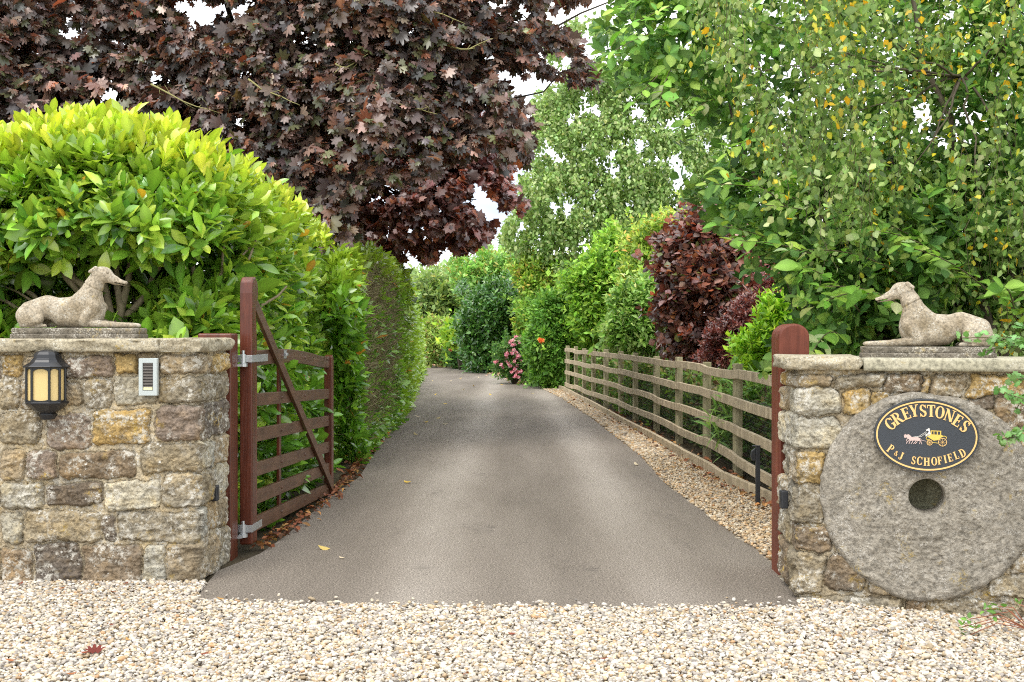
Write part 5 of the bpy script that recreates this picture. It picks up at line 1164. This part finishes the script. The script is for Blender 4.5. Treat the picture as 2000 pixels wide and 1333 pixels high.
def bloom(px, py, Y, c, label):
    r = plant('rose_bloom', P(px, py, Y), label, 'rose'); rs = RS(int(px)); q = np.array([P(px, py, Y)] * 4) + rs.normal(0, .02, (4, 3)); O, D, Nn, idx = shoots(q, np.tile([[0, -1, .4]], (4, 1)) + rs.normal(0, .4, (4, 3)), 9, .10, rs, (.3, 1.4), .2)
    V, Fc, C = leaves_mesh(O, D, Nn, np.full(len(O), .065), np.clip(pick([(*c, 1)], len(O), rs, .1), 0, .85), [tmpl_oval(2, .95, .6, .4, .2)], 5); put(npmesh('petals', V, Fc, M_petal, None, C, True), r)
    put(MB().tube([P(px, py, Y + .03), P(px, py + 6, Y + .05), P(px, py + 30, Y + .1)], .006, 5).build('stem', M_twig), r)
bloom(1057, 666, 30.2, (.80, .22, .06), 'single orange rose beside the ivy at the fence end'); bloom(879, 684, 47.5, (.78, .36, .18), 'single peach rose by the far bend')

# ------------------------------------------------------------------ right: goat willow and yellowing birch over the wall
WP = [(.075, .16, .042, 3), (.115, .22, .052, 3), (.17, .30, .065, 1.6), (.27, .39, .09, 1)]
r = plant('goat_willow', (3.2, 9.3, 0), 'broad-leaved green willow spreading behind the millstone wall', 'tree')
PW = [(1180, -120), (2480, -120), (2480, 700), (1570, 700), (1560, 640), (1575, 585), (1545, 520), (1500, 500), (1460, 470), (1420, 430), (1360, 370), (1345, 350), (1390, 320), (1440, 300), (1400, 250), (1350, 190), (1310, 140), (1260, 150), (1245, 190), (1222, 170), (1200, 110), (1190, 40)]
def d_will(x, y): return 9.3 + .9 * np.sin(x / 120. + y / 170.) * .5 - .6 * np.exp(-((y - 480) / 150.) ** 2) + .9 * np.clip((1450 - x) / 250, 0, 1)
def wmask(x, y, rs):
    up_ = (y < 330) & (x > 1330); return ~(up_ & (rs.rand(len(x)) < .45))
o, q = crown('foliage', PW, d_will, 5600, 8, .105, WP, T_OVAL, M_leaf, 120, thick=1.5, outw=(.7, .5, .5), spread=(.6, 1.35), clump=.4, cls=1.6, maskf=wmask, power=1.1, cj=.18, gap=(70, -.22)); put(o, r)
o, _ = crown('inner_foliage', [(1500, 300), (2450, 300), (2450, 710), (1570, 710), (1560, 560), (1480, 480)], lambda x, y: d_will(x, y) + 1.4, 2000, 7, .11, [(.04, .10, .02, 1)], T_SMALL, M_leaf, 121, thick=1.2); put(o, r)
# long leafy shoots arching left over the hazel
rs = RS(122); O_, D_, N_, Tw = [], [], [], MB()
for x0, y0, x1, y1, Yd in [(1600, 470, 1400, 330, 8.6), (1650, 440, 1380, 360, 8.7), (1700, 560, 1430, 470, 8.4), (1760, 500, 1480, 400, 8.3), (1640, 560, 1400, 440, 8.8), (1800, 560, 1540, 490, 8.0), (1700, 640, 1560, 520, 7.9), (1820, 640, 1600, 560, 7.8), (1760, 600, 1590, 600, 7.9), (1700, 420, 1500, 300, 8.8), (1900, 560, 1700, 450, 8.0), (1850, 520, 1640, 420, 8.1), (1980, 620, 1760, 480, 7.8),
                          (1420, 10, 1215, 60, 9.4), (1400, 60, 1190, 105, 9.3), (1350, 20, 1200, 20, 9.5), (1380, 100, 1240, 200, 9.3), (1330, 120, 1285, 210, 9.2), (1420, 200, 1330, 250, 9.3), (1560, 280, 1420, 300, 8.9), (1990, 660, 1960, 560, 7.6), (1650, 660, 1580, 700, 8.0)]:
    a, b = P(x0, y0, Yd + .5), P(x1, y1, Yd); n = 20; t = np.linspace(.15, 1, n)[:, None]; arch_ = np.array([0, 0, 1.]) * (np.sin(t * math.pi) * .10); c = a + (b - a) * t + arch_
    Tw.tube([Vector(v) for v in c[::3]], [.006 * (1 - .6 * i / 7) for i in range(len(c[::3]))], 5); d = norm(b - a); sd_ = norm(np.cross(d, [0, 0, 1.]))
    sg = np.where(np.arange(n) % 2, 1, -1)[:, None]; O_.append(c); D_.append(d * .55 + sg * sd_ * .7 + rs.normal(0, .25, (n, 3)) + [0, 0, -.1]); N_.append(np.array([0, -.55, .8]) + rs.normal(0, .3, (n, 3)))
O_, D_, N_ = map(np.concatenate, (O_, D_, N_)); V, Fc, C = leaves_mesh(O_, D_, N_, .115 * np.exp(rs.normal(0, .18, len(O_))), np.clip(pick([(.17, .33, .05, 3), (.26, .40, .07, 2), (.10, .22, .04, 1), (.36, .44, .22, .5)], len(O_), rs, .15), 0, .8), T_OVAL, 5)
put(npmesh('foliage', V, Fc, M_leaf, None, C, True), r); put(Tw.build('shoot_stems', M_twig, None, True), r)
branchy('limbs', r, (3.1, 9.6, .0), [(P(x, y, Y), rr) for x, y, Y, rr in ((1480, 120, 9.8, .05), (1560, 260, 9.8, .045), (1650, 100, 10, .05), (1800, 50, 10, .06), (1950, 250, 9.8, .05), (1500, 400, 9.8, .03), (1700, 450, 9.5, .03), (1900, 480, 9.5, .03), (1400, 60, 9.9, .03))], .05, M_bark, 123, .06, 9)

r = plant('weeping_birch', (3.6, 8.6, 0), 'weeping birch with small leaves turning yellow, overhanging the top right', 'tree')
PY = [(1330, -130), (2450, -130), (2450, 620), (1960, 640), (1900, 560), (1800, 520), (1720, 470), (1640, 400), (1560, 330), (1500, 290), (1450, 240), (1400, 160), (1360, 80)]
YP = [(.13, .21, .05, 4), (.20, .28, .08, 3), (.31, .38, .16, 1.6), (.075, .13, .035, 2), (.60, .35, .02, 1.0), (.52, .44, .05, .7)]
strands('crown', r, PY, lambda x, y: 7.7 + .5 * np.sin(x / 90.) + .3 * np.sin(y / 60.), 2050, .50, .050, YP, 130, 1.6, per=13, twm=M_twig, gap=(50, -.09), clump=.6)
branchy('trunk', r, (3.9, 8.9, 0), [(P(1720, -150, 9.3), .05), (P(1950, -100, 9.2), .045)], .03, M_bark, 131, .03, 9)
branchy('limbs', r, P(1880, 150, 8.9), [(P(x, y, 8.5), .011) for x, y in ((1480, 40), (1550, 130), (1620, 230), (1700, 60), (1820, 300), (1990, 60), (1980, 320), (1750, 370), (1450, 120), (1930, 430))], .03, M_bark, 132, .10, 9)

# hawthorn sprays and a seedling at the right edge
r = plant('hawthorn', (3.1, 6.4, 0), 'thin hawthorn sprays reaching in at the right edge over the millstone wall', 'shrub')
T_HAW = [tmpl_maple(1)]; rs = RS(140); O_, D_, N_, Tw = [], [], [], MB()
for x0, y0, x1, y1, Yd in [(2080, 690, 1880, 662, 5.75), (2080, 670, 1920, 690, 5.8), (2060, 700, 1960, 660, 5.7), (2060, 730, 1985, 800, 5.6), (2060, 820, 1950, 770, 5.5), (2050, 840, 1960, 865, 5.5), (2060, 880, 1950, 860, 5.5), (2060, 760, 1975, 745, 5.5), (2070, 640, 1990, 640, 5.8)]:
    n = 16; a, b = P(x0, y0, Yd), P(x1, y1, Yd); t = np.linspace(0, 1, n)[:, None]; c = a + (b - a) * t + np.array([0, 0, .03]) * np.sin(t * 3); Tw.tube([Vector(v) for v in c[::3]], .0022, 4)
    for rep in range(2): O_.append(c + rs.normal(0, .012, c.shape)); D_.append(norm(b - a) * .5 + rs.normal(0, .6, (n, 3)) + [0, 0, .2]); N_.append(np.array([0, -.6, .6]) + rs.normal(0, .35, (n, 3)))
O_, D_, N_ = map(np.concatenate, (O_, D_, N_)); V, Fc, C = leaves_mesh(O_, D_, N_, .030 * np.exp(rs.normal(0, .2, len(O_))), pick([(.12, .24, .07, 2), (.18, .32, .12, 1), (.08, .18, .04, 1)], len(O_), rs, .15), T_HAW, 5)
put(npmesh('foliage', V, Fc, M_leaf, None, C, True), r); put(Tw.build('twigs', M_twig, None, True), r)
put(MB().tube([(3.35, 6.95, 0), (3.25, 6.8, .9), (3.0, 6.4, 1.5), P(2080, 690, 5.8)], [.03, .025, .018, .008], 7).build('stem', M_bark), r)
r = plant('seedling', (*G(1950, 1225), 0), 'small green seedling with reddish stems at the foot of the millstone wall', 'plant')
rs = RS(141); q = np.array([P(x, y, 5.75) for x, y in ((1880, 1225), (1892, 1210), (1905, 1225), (1925, 1190), (1950, 1185), (1885, 1245), (1990, 1180), (1940, 1200))]); O, D, Nn, i_ = shoots(q, rs.normal(0, .4, q.shape) + [0, -.3, .6], 5, .05, rs, (.5, 1.5), .3)
V, Fc, C = leaves_mesh(O, D, Nn, .032 * np.exp(rs.normal(0, .2, len(O))), pick([(.12, .24, .05, 1), (.09, .2, .04, 1)], len(O), rs, .15), T_OVAL, 5); put(npmesh('foliage', V, Fc, M_leaf, None, C, True), r)
M_rstem = mat('red_stem', (.30, .10, .05), .6); m = MB()
for tip in q: a = Vector(P(2010, 1230, 5.72)); b = Vector(tip); m.tube([a, (a + b) / 2 + Vector((0, 0, .05)), b], .0022, 4)
put(m.build('stem', M_rstem, None, True), r)

# ------------------------------------------------------------------ fallen leaves
lf_v, lf_f = tmpl_oval(3, .5, .5, .35, .15)
def leaf_at(x, y, s, c, label, rot, tm=(lf_v, lf_f), z=.006):
    rs = RS(int(abs(x * 1000 + y * 77)) % 9999); a = rot; V = tm[0] * s; V = V * [1, 1, 1.0]; V[:, 2] = -V[:, 2] * 1.2
    o = npmesh('fallen_leaf', V - [0, s / 2, 0], tm[1], M_litter, None, np.tile(np.array(c), (len(V), 1)), True); o.location = (x, y, z + .08 * s); o.rotation_euler = (rs.normal(0, .15), rs.normal(0, .15), a)
    return tag(o, label, 'fallen leaf', 'fallen leaves lying on the drive and gravel')
YE, BR, PA = (.62, .42, .08), (.22, .06, .03), (.60, .50, .34)
leaf_at(*G(796, 944), .10, YE, 'bright yellow leaf alone on the tarmac beside the gate tip', .9)
leaf_at(*G(633, 1074), .085, (.60, .45, .14), 'yellow-buff leaf on the tarmac before the gate heel', 1.4)
leaf_at(*G(185, 1283), .068, (.16, .03, .02), 'dark red maple leaf on the gravel below the left wall', .4, tmpl_maple(2), .022)
leaf_at(*G(165, 1286), .05, (.30, .07, .03), 'small rust leaf beside the dark red maple leaf', 2.4, z=.024)
leaf_at(*G(1243, 909), .10, PA, 'pale leaf on the tarmac edge by the gravel verge', .3)
leaf_at(*G(668, 1092), .05, PA, 'tiny pale leaf on the tarmac just right of the yellow-buff one', 1.0)
rs = RS(150); far_l = [(832, 826), (815, 815), (856, 818), (870, 790), (905, 762), (925, 755), (850, 772), (880, 745), (845, 745), (900, 740), (935, 738), (812, 850), (958, 772), (870, 830), (1040, 770), (980, 752)]
for i, (x, y) in enumerate(far_l):
    leaf_at(*G(x, y), .10, [YE, PA, (.5, .4, .2)][i % 3], 'small dry leaf among those scattered over the far half of the drive', rs.uniform(0, 6))
for i, (x, y) in enumerate([(40, 1150), (120, 1160), (190, 1152), (245, 1146), (222, 1167), (255, 1158), (215, 1232), (60, 1231), (250, 1262), (400, 1290), (140, 1330), (620, 1302), (1000, 1250), (910, 1330), (430, 1180), (340, 1240), (20, 1303), (780, 1240), (1180, 1300)]):
    leaf_at(*G(x, max(y, 1150)), .045, [BR, (.34, .12, .04), (.45, .26, .08)][i % 3], 'small rusty leaf scrap lying on the pale gravel', rs.uniform(0, 6), z=.028)
# drifts of dead leaves along the edges: nobody could count them
def litter(name, line, w, n, size, seed, label, pal):
    rs = RS(seed); p = np.array(line); t = rs.rand(n) * (len(p) - 1); i = t.astype(int); f = (t - i)[:, None]; c = p[i] * (1 - f) + p[i + 1] * f
    c[:, 0] += rs.normal(0, w, n); O = np.c_[c, .012 + rs.rand(n) * .03]; a = rs.uniform(0, 6.28, n); D = np.stack([np.cos(a), np.sin(a), rs.normal(0, .25, n)], -1); Nn = np.array([0, 0, 1.]) + rs.normal(0, .35, (n, 3))
    V, Fc, C = leaves_mesh(O, D, Nn, size * np.exp(rs.normal(0, .3, n)), np.clip(pick(pal, n, rs, .25), 0, .7), [tmpl_oval(2, .6, .5, .5, .3)], seed); return tag(npmesh(name, V, Fc, M_litter, None, C, True), label, 'dead leaves', kind='stuff')
LIT = [(.17, .06, .025, 3), (.24, .12, .04, 2), (.10, .045, .025, 3), (.32, .20, .07, .6)]
litter('leaf_litter', [(-1.70, 7.9), (-1.64, 8.7), (-1.60, 10.2), (-1.62, 11.8), (-1.72, 13.3), (-1.80, 15.3), (-1.86, 17), (-2.0, 21)], .04, 620, .05, 160, 'drift of dead brown leaves under the gate and hedge foot', LIT)
litter('leaf_litter', [(p[0] - .05, p[1]) for p in BDW if p[1] < 44], .045, 520, .048, 161, 'rusty dead leaves caught against the gravel board', LIT)
litter('leaf_litter', [(p[0] + .12, p[1]) for p in BDW if p[1] < 30], .06, 500, .055, 162, 'dead leaves gathered between the gravel board and fence posts', LIT)
litter('leaf_litter', [G(1040, 753), G(1000, 737), G(930, 721), G(880, 716), G(835, 714)], .25, 700, .12, 163, 'pinkish petals and dead leaves along the far bend of the drive', [(.6, .35, .25, 2), (.45, .28, .14, 2), (.7, .35, .35, 1)])
